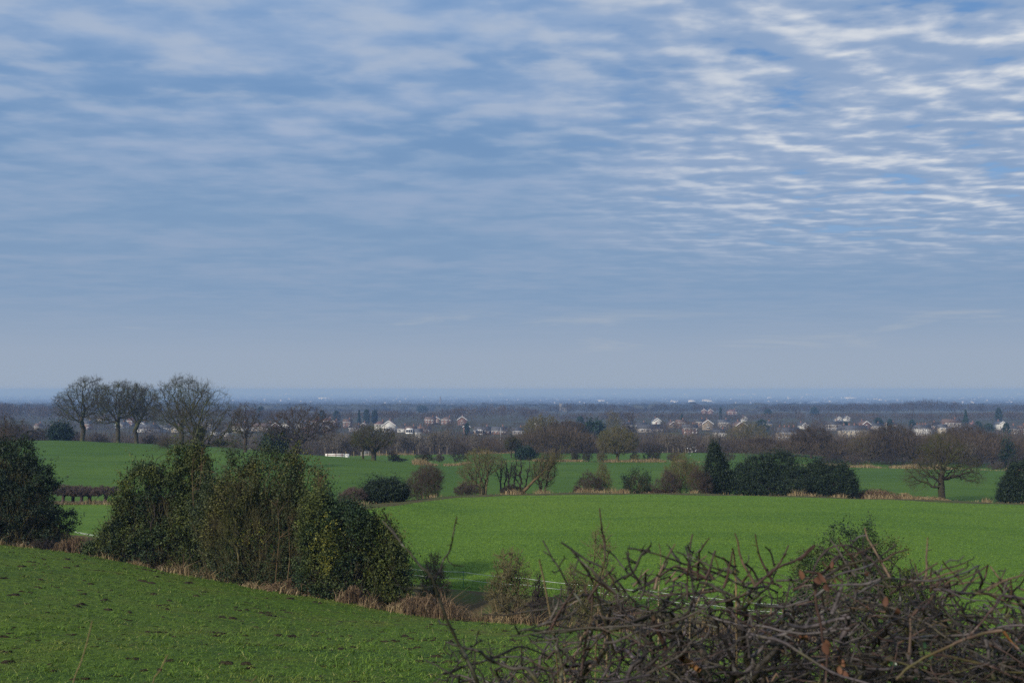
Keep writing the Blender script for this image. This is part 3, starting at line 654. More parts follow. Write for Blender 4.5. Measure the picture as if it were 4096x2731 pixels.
# ---- the big near bushes
bush('holly_bush', 60, 47.5, 1750, 420, 81, 'big dark holly with brown twigs at the left edge of the picture', 'bush', 'hollydark', 'dark', nclump=3800, per=32, leaf=.047, sig=.13, stems=9, depth=.7, bare=6, group='big bushes along the pasture',
     lobes=[(30, 370, 60, 65), (95, 290, 62, 62), (60, 180, 115, 110), (135, 120, 90, 90), (200, 60, 55, 50), (-80, 300, 110, 130), (-100, 150, 160, 150), (50, 80, 180, 90)])
twig_bush('hawthorn_tree', -10, 49, 1655, 300, 82, 'tangled bare hawthorn rising behind the big dark holly', 'tree', 'brown', nat=700, fan=4, stems=5, twL=.08, crown=[(0, 0, .7, .7, .7, .28), (.2, 0, .5, .7, .7, .2)])
bush('holly_bush', 640, 44, 1768, 560, 83, 'tall domed holly bush with yellowish top, left of the big pair', 'bush', 'holly', 'dark', nclump=5600, per=32, leaf=.047, sig=.13, stems=9, depth=.6, bare=1.6, group='big bushes along the pasture',
     lobes=[(57, 390, 100, 115), (-40, 310, 105, 120), (140, 340, 90, 120), (-150, 225, 85, 115), (-205, 115, 75, 110), (0, 150, 200, 150), (120, 150, 150, 160)])
bush('holly_bush', 1085, 40.5, 1788, 560, 84, 'wide bushy tree of mixed leaf and twig, right of the big pair', 'bush', 'mixed', 'olive', nclump=5200, per=24, leaf=.043, sig=.15, stems=12, depth=.6, bare=6.5, upb=.7, group='big bushes along the pasture',
     lobes=[(-140, 430, 105, 120), (0, 425, 125, 120), (110, 385, 105, 120), (185, 290, 85, 130), (-150, 260, 130, 170), (60, 200, 190, 180), (170, 140, 120, 150), (-60, 80, 220, 90)],
     extra=[('yellow_ivy', 'yellowleaf', -60, 330, 90, 60, 22, .036)])
bush('holly_bush', 1420, 37.8, 1985, 400, 85, 'darker lower bush sloping down at the right end of the big bushes', 'bush', 'holly', 'dark', nclump=3800, per=30, leaf=.045, sig=.13, stems=9, depth=.6, bare=1.6, group='big bushes along the pasture',
     lobes=[(-110, 300, 105, 120), (-30, 270, 90, 125), (75, 220, 78, 120), (130, 150, 65, 110), (150, 80, 60, 70), (-60, 120, 150, 120), (60, 80, 120, 90)],
     extra=[('yellow_ivy', 'yellowleaf', -80, 300, 85, 100, 95, .036), ('yellow_ivy', 'yellowleaf', -85, 190, 16, 30, 30, .036)])
# long visible stems in front of the mixed bush
for i, (pts, D, lb) in enumerate([([(1100, 2350), (1108, 2250), (1118, 2150), (1112, 2050)], 38.2, 'pale slender stem rising in front of the wide bushy tree'),
    ([(1148, 2345), (1160, 2230), (1155, 2120)], 38.2, 'shorter pale stem beside the slender one'), ([(1262, 2130), (1270, 2040), (1275, 1960), (1272, 1930)], 38.0, 'dead bare pole with stubs at the right of the wide bushy tree'),
    ([(775, 2035), (772, 1960), (768, 1890), (772, 1850)], 42.0, 'white dead stem in the top of the domed holly'), ([(800, 1940), (805, 1880), (806, 1820)], 42.2, 'pale straight stem at the top right of the domed holly')]):
    P_ = at(np.array([p[0] for p in pts]), np.array([p[1] for p in pts]), D); st = empty('sapling', P_[0], lb, 'sapling'); P_ = P_ - P_[0]
    r_ = np.linspace(.026, .010, len(P_)); Vv, Ff = prisms(P_[:-1], P_[1:], r_[:-1], r_[1:], 6, .3); A = Acc(); A.add(Vv, Ff)
    S = twigs(np.random.default_rng(i), P_[1:], np.tile([[.5, -.2, .6]], (len(P_) - 1, 1)), .4, .012, 2, 3, .6, .2); Vv, Ff = prisms(S[0], S[1], S[2], S[3], 4); A.add(Vv, Ff)
    o = link('branch', A.mesh('branch', M['trunkdull'], True), st)
# ---- small shrubs beyond the ditch
for i, (u, top, w, D, mt, st, lb) in enumerate([
    (1740, 2195, 170, 39.6, 'olive', 5, 'thin mossy hawthorn shrub next to the dark bush and the white tapes'), (2035, 2192, 240, 38.5, 'olive', 4, 'windswept mossy hawthorn in front of the white tapes'),
    (2150, 2290, 110, 38.0, 'dark', 2, 'small crooked dark thorn right of the windswept one'), (2395, 2075, 150, 38.0, 'olive', 5, 'upright mossy hawthorn standing against the meadow'),
    (2285, 2250, 160, 37.5, 'olive', 5, 'low loose shrub between the crooked thorn and the upright hawthorn'), (2480, 2330, 150, 36.5, 'brown', 6, 'low brown shrub right of the upright hawthorn'),
    (3720, 2290, 110, 31.5, 'olive', 4, 'thin bare sapling right of the leafy holly beyond the hedge')]):
    twig_bush('hawthorn_shrub', u, D, top, w, 400 + i, lb, 'shrub', mt, nat=330 if w < 230 else 480, fan=4, twL=.07, stems=st, sspread=.2, levels=2, Rt=.06, twr=.009, shell=.3)
bush('holly_bush', 3425, 30.5, 2066, 400, 86, 'leafy holly bush standing beyond the foreground hedge', 'bush', 'holly', 'dark', nclump=1300, per=20, leaf=.036, sig=.11, stems=6, depth=.7,
     lobes=[(25, 470, 45, 60), (-30, 410, 100, 80), (-165, 350, 65, 70), (90, 360, 100, 100), (-90, 270, 170, 130), (150, 240, 80, 80), (0, 130, 210, 130)])
bush('holly_bush', 3640, 31, 2285, 130, 87, 'small leafy sprig bush at the right foot of the leafy holly', 'bush', 'holly', 'dark', nclump=260, per=22, leaf=.045, sig=.1, stems=3)

# ---- dry grass, bracken, brambles
g = np.random.default_rng(12)
def strip(us, vs_or_st, n, off, sig_d, h, w, name, mat, label, cat='grass', st=None, Dfix=None, thr=-.5):
    """blades scattered along a strip: at distance D(u)+off"""
    u = g.uniform(us[0], us[1], n)
    if Dfix is None:
        D0 = np.interp(u, UC, SD[st])
        cl = np.clip(np.sin(u * .013) + np.sin(u * .041 + 1) + g.normal(size=n) * .8, -1, 2)
    else: D0 = Dfix; cl = 0
    ph = (st or 0) * 1.7 + us[0] * .01
    patch = np.sin(u * .017 + ph) + np.sin(u * .043 + 2 * ph) * .8 + np.sin(u * .0061 + 3 * ph)
    ok = (patch > thr) | (g.random(n) < .12); u = u[ok]; patch = patch[ok]; D0 = D0[ok]; n = len(u)
    D = D0 + off + g.normal(size=n) * sig_d * (1 + .3 * np.clip(patch, 0, 2))
    x = (u - 2048) / F * D
    hh = h * (.75 + .35 * np.clip(patch, -1, 2)) * (1 + .2 * np.sin(u * .067 + 2))
    return blades(g, x, D, hh, w, name, mat, label=label, cat=cat)
strip((-120, 1620), 0, 4200, .2, .35, .26, .012, 'dry_grass', 'straw', 'straw coloured grass along the pasture edge', st=5)
strip((1350, 3300), 0, 12000, 1.3, .8, .5, .010, 'dead_bracken', 'bracken', 'red brown dead bracken on the ditch bank', st=5)
strip((1500, 3400), 0, 3000, 2.6, 1.0, .5, .013, 'dry_grass', 'straw', 'pale dead grass in the ditch', st=5)
strip((-100, 1500), 0, 2600, 1.2, .7, .42, .010, 'dead_bracken', 'bracken', 'brown dead stems under the big bushes', st=5)
strip((1400, 4200), 0, 7000, 6.2, .7, .35, .014, 'dry_grass', 'straw', 'tan grass along the meadow hedge', st=9, thr=.5)
strip((-100, 1400), 0, 3000, 1, .7, .3, .014, 'dry_grass', 'straw', 'tan grass under the flat topped hawthorns', st=9)
strip((1900, 2860), 0, 7000, 1.5, 1.3, .42, .03, 'dry_grass', 'straw', 'tan grass strip before the far wood', st=12, thr=0)
strip((3150, 4200), 0, 7000, 1.5, 1.3, .5, .03, 'dry_grass', 'straw', 'tan verge at the right edge of the far field', st=12)
strip((1650, 1900), 0, 1500, 1.5, 1.3, .5, .03, 'dry_grass', 'straw', 'tan grass at the fence corner', st=12)
strip((1400, 2200), 0, 3000, 0, 1.0, .6, .03, 'dry_grass', 'straw', 'tan grass along the wood edge', st=14)
def bramble(u, D, w, h, seed, label, mat='bracken', n=420):
    b = on_ground(u, D); g = np.random.default_rng(seed); W_ = sx(w, D) / 2; H_ = sx(h, D)
    A = Acc(); t = np.linspace(0, 1, 7)
    x0 = (g.random(n) * 2 - 1) * W_; y0 = g.normal(size=n) * W_ * .35; a = g.random(n) * 2 * math.pi; rch = W_ * (.2 + .5 * g.random(n)); hh = H_ * (.35 + .75 * g.random(n)) * np.sqrt(np.clip(1.05 - (x0 / W_) ** 2, .1, 1))
    px = x0[:, None] + np.cos(a)[:, None] * rch[:, None] * t; py = y0[:, None] + np.sin(a)[:, None] * rch[:, None] * t
    pz = hh[:, None] * (1 - (2 * t - .9) ** 2) * 1.1 + .0
    P_ = np.stack([px, py, pz], -1)
    Vv, Ff = prisms(P_[:, :-1].reshape(-1, 3), P_[:, 1:].reshape(-1, 3), np.full(n * 6, .006 + D * .00012), np.full(n * 6, .005 + D * .0001), 3, .2)
    A.add(Vv, Ff, np.repeat(g.random(n), 18))
    return tag(link('bramble', A.mesh('bramble', M[mat]), loc=b), label, 'bramble')
bramble(315, 45.2, 150, 85, 1, 'tan mound of dead bramble between the two big hollies', 'bracken', 620)
bramble(190, 46.0, 160, 70, 2, 'arching dead canes at the foot of the left edge holly', 'dark', 260)
bramble(1420, 36.3, 70, 62, 3, 'small tent shaped tuft of orange dead grass under the dark bush', 'bracken', 420)
bramble(1175, 38.2, 240, 60, 4, 'pinkish dead canes under the wide bushy tree', 'bracken', 420)
bramble(2050, 33.8, 150, 42, 5, 'flattened pale heap of cut canes at the pasture edge', 'straw', 320)
bramble(1690, 36.6, 260, 95, 6, 'rusty bramble mass right of the dark bush', 'bracken', 800)
bramble(2000, 36.4, 300, 90, 7, 'rusty bramble mass below the windswept hawthorn', 'bracken', 800)
bramble(2350, 35.2, 320, 85, 8, 'brown bramble mass below the upright hawthorn', 'bracken', 700)
bramble(3480, 101, 180, 34, 9, 'pinkish bramble mound right of the flat topped holly', 'bracken', 500)
bramble(3615, 101, 60, 26, 10, 'small straw tussock left of the field oak', 'straw', 200)
bramble(3700, 101, 130, 14, 11, 'low tan brambles at the foot of the field oak', 'straw', 300)
bramble(2630, 99, 130, 22, 12, 'tan bramble strip in the middle of the meadow hedge', 'bracken', 260)
bramble(2490, 99, 60, 22, 13, 'pinkish bramble left of the brown and green hedge bush', 'bracken', 200)

# ---- short pasture grass as real blades, so the near field is not a bare sheet
n = 150000
D = 14.5 + 32 * g.random(n) ** 1.25; u = g.uniform(-250, 4300, n)
keep = D < np.interp(u, UC, SD[5]) + .3; D, u = D[keep], u[keep]
blades(g, (u - 2048) / F * D, D, .05, .0055, 'pasture_grass', 'grassblade', label='short cropped pasture grass', cat='grass', lean=.5)
# taller rank tufts
n = 1500; D = 15 + 31 * g.random(n); u = g.uniform(-200, 4200, n); keep = D < np.interp(u, UC, SD[5]) - .2
x = (u[keep] - 2048) / F * D[keep]
blades(g, x, D[keep], .085, .007, 'grass_tufts', 'grassblade', per=22, sig=.09, label='taller tufts in the pasture', cat='grass', lean=.6)
n = 130000; f_ = g.random(n) ** 1.5; u = g.uniform(1250, 4300, n)
D0 = np.interp(u, UC, SD[7]) + .3; D1 = np.interp(u, UC, SD[9]); D = D0 + (D1 - D0) * f_
blades(g, (u - 2048) / F * D, D, .085, .009, 'meadow_grass', 'cropblade', label='even bright grass of the big meadow', cat='grass', lean=.3)
# mud clods: churned earth with a rim of turf
n = 620; D = 15 + 28 * g.random(n) ** .8; u = g.uniform(-150, 2600, n); keep = D < np.interp(u, UC, SD[5]) - 1; D, u = D[keep], u[keep]
A = Acc(); th = np.arange(9) * 2 * math.pi / 9
for Dk, uk in zip(D, u):
    x, y = (uk - 2048) / F * Dk, Dk; s = .03 + .13 * g.random() ** 3
    for c_ in range(g.integers(1, 4)):
        cx, cy = x + g.normal() * s * 1.3, y + g.normal() * s * .9; z = gz(cx, cy); rr = s * (.5 + g.random(9) * .8)
        ring = np.stack([cx + np.cos(th) * rr, cy + np.sin(th) * rr * .8, z - .02 + 0 * th], 1); top = np.stack([cx + np.cos(th) * rr * .5 + g.normal(size=9) * .02, cy + np.sin(th) * rr * .4, z + s * (.16 + .2 * g.random(9))], 1)
        V_ = np.concatenate([ring, top]); i9 = np.arange(9); j9 = (i9 + 1) % 9
        F_ = np.concatenate([np.stack([i9, j9, j9 + 9, i9 + 9], 1), np.array([[9, 10, 11, 12], [12, 13, 14, 9], [14, 15, 16, 9], [9, 16, 17, 17]])[:3]])
        A.add(V_, F_, g.random())
M['mud'] = rough_mat('churned mud', [(.3, (.028, .022, .014)), (.6, (.062, .048, .028)), (.8, (.09, .085, .03))], 6)
tag(link('mud_clods', A.mesh('mud_clods', M['mud'])), 'churned dark mud in the pasture', 'mud', kind='stuff')

# ---- white electric tape fence on green posts
M['tape'] = plain_mat('white tape', (.6, .62, .64), .4, .03); M['post'] = plain_mat('green plastic post', (.02, .14, .12), .4)
def wire(pts, r, k=4):
    P_ = np.array(pts); return prisms(P_[:-1], P_[1:], np.full(len(P_) - 1, r), np.full(len(P_) - 1, r), k, .2)
fu = [(300, 2125), (520, 2160), (800, 2205), (1130, 2242), (1500, 2263), (1853, 2287), (2100, 2312), (2364, 2340), (2600, 2362), (2860, 2392), (3110, 2416), (3400, 2450)]
fD = [59, 56, 52, 48, 44.5, 43, 42, 41, 40, 39.2, 38.5, 37.5]
tops = np.array([at(a, b_, d) for (a, b_), d in zip(fu, fD)])
gx = np.array([gz(p[0], p[1]) for p in tops])
for i, (frac, lb) in enumerate([(1.0, 'upper white electric fence tape across the meadow edge'), (.56, 'lower white electric fence tape across the meadow edge')]):
    pts = []
    for a in range(len(tops) - 1):
        for s in range(6):
            t = s / 6; p = tops[a] * (1 - t) + tops[a + 1] * t; g0 = gx[a] * (1 - t) + gx[a + 1] * t
            p = p.copy(); p[2] = g0 + (p[2] - g0) * frac - .05 * 4 * t * (1 - t) * (1 if i else .7); pts.append(p)
    V_, F_ = wire(pts, .0075); A = Acc(); A.add(V_, F_); tag(link('fence_tape', A.mesh('fence_tape', M['tape'])), lb, 'fence tape', 'electric fence tapes')
for a, w_ in ((1, 'behind the domed holly'), (3, 'behind the wide bushy tree'), (5, 'in the gap right of the dark bush'), (7, 'behind the upright hawthorn'), (9, 'left one seen through the hedge twigs'), (10, 'right one seen through the hedge twigs')):
    p = tops[a]; A = Acc(); V_, F_ = wire([(0, 0, -.1), (0, 0, p[2] - gx[a] + .05)], .014, 6); A.add(V_, F_)
    o = tag(link('fence_post', A.mesh('fence_post', M['post']), loc=(p[0], p[1], gx[a])), 'thin green fence post ' + w_, 'post', 'green electric fence posts')
    A = Acc(); V_, F_ = wire([(0, -.02, (p[2] - gx[a]) * .56), (0, .02, (p[2] - gx[a]) * .56)], .02, 5); A.add(V_, F_); link('insulator', A.mesh('insulator', M['tape']), o); A = Acc(); V_, F_ = wire([(0, -.02, (p[2] - gx[a])), (0, .02, (p[2] - gx[a]))], .02, 5); A.add(V_, F_)
    link('insulator', A.mesh('insulator', M['tape']), o)
M['oldwood'] = plain_mat('old fence wood', (.22, .17, .08), .9, .3, 6)
def post(u, D, h, r, label, name='wooden_post', mat='oldwood', group=None):
    b = on_ground(u, D); A = Acc(); V_, F_ = prisms(np.array([[0, 0, -.1]]), np.array([[.02, 0, h]]), np.array([r]), np.array([r * .9]), 8); A.add(V_, F_)
    V_ = np.array([[.02 + math.cos(q) * r * .9, math.sin(q) * r * .9, h] for q in np.arange(8) * math.pi / 4]); A.add(V_, np.array([[0, 1, 2, 3], [3, 4, 7, 0], [4, 5, 6, 7]]))
    return tag(link(name, A.mesh(name, M[mat]), loc=b), label, 'post', group)
post(1880, 38.6, .42, .05, 'stubby yellowish wooden stake left standing on the ditch bank')
for i, u in enumerate((1386, 1418, 1448, 1520, 1548, 1622, 1655)):
    post(u, 238, 1.25, .09, ('pale timber post by the small white cabin', 'second timber post along the wood edge', 'whitish gate post left of the squat oaks', 'timber post right of the metal gate', 'tall pale timber post right of the right squat oak', 'timber post above the low dark bramble', 'timber post nearest the dark thorn bush')[i], group='timber posts along the wood edge')
# long white barrier, cabin and gate on the hill crest
M['white'] = plain_mat('white painted board', (.72, .72, .7), .6, .05); M['stripe'] = plain_mat('brown stripe', (.16, .08, .06), .7); M['metal'] = plain_mat('galvanised metal', (.5, .52, .54), .4)
M['darkglass'] = plain_mat('dark glass', (.02, .025, .03), .15, spec=.6)
def bx(x0, x1, y0, y1, z0, z1): return box('', x0, x1, y0, y1, z0, z1)
def obox(name, dims, mat, parent=None, rnd=.5):
    A = Acc()
    for d in (dims if isinstance(dims, list) else [dims]): V_, F_ = bx(*d); A.add(V_, F_, rnd)
    return link(name, A.mesh(name, M[mat]), parent)
D = 205; b = on_ground(1343, D); zt = at(1343, 1814, D)[2] - b[2]; w_ = sx(76, D)
t = empty('barrier', b, 'long low white barrier with a brown stripe on the hill crest', 'barrier')
obox('panel', (-w_/2, w_/2, -.1, .1, 0, zt), 'white', t); obox('stripe', (-w_/2 + .25, w_/2 - .1, -.115, -.1, zt - .3, zt - .14), 'stripe', t)
for k_ in (-.38, .05, .38): obox('strap', (w_ * k_ - .06, w_ * k_ + .06, -.14, .14, 0, zt + .06), 'stripe', t)
b = on_ground(1392, D); zt = at(1392, 1815, D)[2] - b[2]; t = empty('cabin', b, 'small white cabin with one dark window beside the barrier', 'cabin')
obox('wall', (-.35, .35, -.3, .3, 0, zt), 'white', t); obox('window', (-.15, .1, -.31, -.3, zt - .3, zt - .15), 'darkglass', t)
b = on_ground(1462, 236); t = empty('field_gate', b, 'grey metal field gate behind the squat oaks', 'gate')
for z0 in (.35, .65, .95, 1.2): obox('rail', (-.95, .95, -.02, .02, z0, z0 + .06), 'metal', t)
for x0 in (-.95, 0, .92): obox('upright', (x0, x0 + .05, -.03, .03, .05, 1.3), 'metal', t)
# ---- magpies over the twiggy thicket
M['birdblack'] = plain_mat('black feathers', (.012, .012, .014), .5); M['birdwhite'] = plain_mat('white feathers', (.8, .8, .8), .6)
def bird(u, v, D, seed, label):
    g = np.random.default_rng(seed); V_ = []; F_ = []; m_ = []
    s = .19; ys = [-.5, -.38, -.15, .1, .28, .42, .95]; rr = [.03, .14, .22, .2, .12, .05, .06]
    for k_, (yy, r_) in enumerate(zip(ys, rr)):
        for q in range(8): V_.append((math.cos(q * math.pi / 4) * r_, yy, math.sin(q * math.pi / 4) * r_ * (.9 if k_ < 6 else .2)))
    for k_ in range(6):
        for q in range(8): F_.append((k_ * 8 + q, k_ * 8 + (q + 1) % 8, k_ * 8 + 8 + (q + 1) % 8, k_ * 8 + 8 + q)); m_.append(1 if k_ in (2, 3) and q >= 3 else 0)
    up_ = .25 + .5 * g.random()
    for sgn in (-1, 1):
        o_ = len(V_); pts = [(.12, -.2), (.6, -.3), (1.05, -.05), (.95, .15), (.5, .2), (.12, .2)]
        for zo in (0, .02):
            for (a, c_) in pts: V_.append((sgn * a, c_, .08 + a * up_ + zo))
        F_ += [(o_, o_ + 1, o_ + 4, o_ + 5), (o_ + 1, o_ + 2, o_ + 3, o_ + 4), (o_ + 6, o_ + 7, o_ + 10, o_ + 11), (o_ + 7, o_ + 8, o_ + 9, o_ + 10)]; m_ += [0, 1, 0, 1]
        for a in range(6): F_.append((o_ + a, o_ + (a + 1) % 6, o_ + 6 + (a + 1) % 6, o_ + 6 + a)); m_.append(0)
    me = mesh('bird', np.array(V_) * s, np.array(F_), [M['birdblack'], M['birdwhite']], midx=np.array(m_))
    o = tag(link('bird', me, loc=at(u, v, D)), label, 'bird', 'black and white birds above the thicket'); o.rotation_euler = (g.random() * .8 - .2, g.normal() * .4, g.random() * 6)
for i, (u, v, lb) in enumerate([(2718, 1800, 'leftmost black and white bird, gliding apart from the others'), (2756, 1796, 'black and white bird, upper left of the group over the thicket'), (2768, 1792, 'black and white bird, upper middle of the group'),
    (2776, 1793, 'highest right black and white bird with a long tail'), (2753, 1808, 'black and white bird, middle left of the group'), (2768, 1807, 'black and white bird in the centre of the group'), (2756, 1816, 'lowest black and white bird of the group'), (2782, 1803, 'dark bird at the right end of the group')]):
    bird(u, v, 98, i, lb)

# ================================================================== THE VILLAGE AND THE WOODS
HM = {k: plain_mat('wall ' + k, c, .85, .08, .8) for k, c in dict(white=(.55, .55, .53), cream=(.36, .32, .25), brick=(.16, .095, .075), pinkbrick=(.27, .18, .145), grey=(.2, .18, .16), tan=(.23, .19, .14)).items()}
RM = {k: plain_mat('roof ' + k, c, .7, .15, 1.2) for k, c in dict(slate=(.075, .08, .095), dark=(.05, .052, .06), brown=(.11, .075, .06), red=(.12, .066, .055), pink=(.25, .13, .12)).items()}
M['trim'] = plain_mat('white trim', (.78, .78, .78), .5, .03); M['glass'] = plain_mat('window glass', (.03, .035, .045), .12, spec=.6); M['pot'] = plain_mat('chimney brick', (.16, .09, .07), .9)
def qmesh(name, dims, mat, rnd=.5):
    A = Acc()
    for d in dims: V_, F_ = box('', *d); A.add(V_, F_, rnd)
    return A.mesh(name, mat)
WIN = {}
def window(w, h, parent, x, y, z):
    k = (round(w, 2), round(h, 2))
    if k not in WIN: WIN[k] = (qmesh('window', [(-w/2, w/2, -.06, .0, 0, h)], M['trim']), qmesh('pane', [(-w/2 + .12, -.05, -.075, -.055, .12, h - .12), (.05, w/2 - .12, -.075, -.055, .12, h - .12)], M['glass']))
    o = link('window', WIN[k][0], parent, (x, y, z)); link('pane', WIN[k][1], o)
def house(u, vb, wpx, form, wall, roof, label, storeys=1, D=None, rz=None, wins=3, chim=1, cons=False, name='house'):
    """form: side (ridge across the view), gable (gable end to the view), hip, terrace; vb = picture row of its foot"""
    D = D or D_for_v(u, vb, 430, 1500)
    vb += 5; D = D_for_v(u, vb, 430, 1500); b = on_ground(u, D); w = sx(wpx * .93, D); dp = max(min(w * .85, 9), 6.5) if form != 'gable' else 10
    h = (2.3 if storeys == 1 else 3.9); rh = (dp * .27 if form != 'gable' else w * .36); ov = .35
    if rz is None: rz = ((int(u) * 37) % 21 - 10) * .012
    t = empty(name, b, label, 'house', 'houses of the village', rz)
    x0, x1, y0, y1 = -w/2, w/2, -dp/2, dp/2
    if form in ('gable',):
        V_ = np.array([(x0, y0, -1), (x1, y0, -1), (x1, y0, h), (0, y0, h + rh), (x0, y0, h), (x0, y1, -1), (x1, y1, -1), (x1, y1, h), (0, y1, h + rh), (x0, y1, h)])
        F_ = np.array([(0, 1, 2, 4), (4, 2, 3, 3), (5, 9, 7, 6), (9, 8, 8, 7), (0, 4, 9, 5), (1, 6, 7, 2)])
        e = .16; g_ = np.array([x0 - ov, 0, x1 + ov]); zz_ = np.array([h - ov * rh / (w / 2), h + rh, h - ov * rh / (w / 2)])
        R_ = []; Fr = []
        for yy in (y0 - ov, y1 + ov):
            for dz in (.03, .03 + e):
                for a in range(3): R_.append((g_[a], yy, zz_[a] + dz))
        R_ = np.array(R_); Fr = np.array([(0, 1, 4, 3), (1, 2, 5, 4), (6, 9, 10, 7), (7, 10, 11, 8), (3, 4, 10, 9), (4, 5, 11, 10), (0, 6, 7, 1), (1, 7, 8, 2), (0, 3, 9, 6), (2, 8, 11, 5)])
        link('wall', mesh('wall', V_, F_, HM[wall]), t); ro = link('roof', mesh('roof', R_, Fr, RM[roof]), t)
        # white bargeboards
        B_ = []
        for a, c_ in ((0, 1), (1, 2)):
            P_ = np.array([[g_[a], y0 - ov - .05, zz_[a] + .02]]); Q_ = np.array([[g_[c_], y0 - ov - .05, zz_[c_] + .02]])
            V2, F2 = prisms(P_, Q_, np.array([.2]), np.array([.2]), 4); B_.append((V2, F2))
        A = Acc(); [A.add(*q_) for q_ in B_]; link('bargeboard', A.mesh('bargeboard', M['trim']), t)
        window(w * .38, .95, t, 0, y0, .8)
        if storeys > 1 or rh > 2.4: window(min(1.3, w * .22), .8, t, 0, y0, h + .1 if storeys == 1 else 2.6)
    else:
        link('wall', qmesh('wall', [(x0, x1, y0, y1, -1, h)], HM[wall]), t)
        hipx = dp * .45 if form == 'hip' else 0
        za, zb = h - .12, h + rh
        V_ = np.array([(x0 - ov, y0 - ov, za), (x1 + ov, y0 - ov, za), (x1 + ov - hipx, 0, zb), (x0 - ov + hipx, 0, zb), (x0 - ov, y1 + ov, za), (x1 + ov, y1 + ov, za)])
        F_ = np.array([(0, 1, 2, 3), (3, 2, 5, 4), (0, 3, 4, 4), (1, 5, 2, 2), (0, 4, 5, 1)])
        ro = link('roof', mesh('roof', V_, F_, RM[roof]), t)
        link('fascia', qmesh('fascia', [(x0 - ov, x1 + ov, y0 - ov - .04, y0 - ov - .002, za - .16, za + .02)], M['trim']), t)
        n_ = wins
        for s in range(storeys):
            for k_ in range(n_): window(min(1.6, w / n_ * .5), .95, t, x0 + w * (k_ + .5 + .12 * math.sin(k_ * 5 + u)) / n_, y0, .7 + 1.75 * s)
    for c_ in range(chim):
        cx = (0 if form == 'gable' else (x0 + w * (.2 + .6 * c_ / max(1, chim - 1)) if chim > 1 else x1 * .5)); cy = 2 if form == 'gable' else .9
        zt_ = h + rh + 1.0
        link('chimney', qmesh('chimney', [(cx - .4, cx + .4, cy - .3, cy + .3, h + rh * .3, zt_), (cx - .15, cx + .15, cy - .15, cy + .15, zt_, zt_ + .35)], M['pot']), ro)
    if cons:
        c0 = link('conservatory', qmesh('conservatory', [(x0 * .7, x0 * .7 + 4, y0 - 3, y0 - .01, -1, .6), (x0 * .7, x0 * .7 + 4, y0 - 3, y0 - .01, 2.2, 2.5), (x0 * .7 + .3, x0 * .7 + 3.7, y0 - 2.6, y0 - .2, 2.5, 2.9)] + [(x0 * .7 + k_, x0 * .7 + k_ + .12, y0 - 3, y0 - 2.9, .6, 2.2) for k_ in (0, 1.3, 2.6, 3.88)], M['trim']), t)
        link('pane', qmesh('pane', [(x0 * .7 + .13, x0 * .7 + 3.87, y0 - 2.88, y0 - 2.84, .61, 2.19)], M['glass']), c0)
    return t
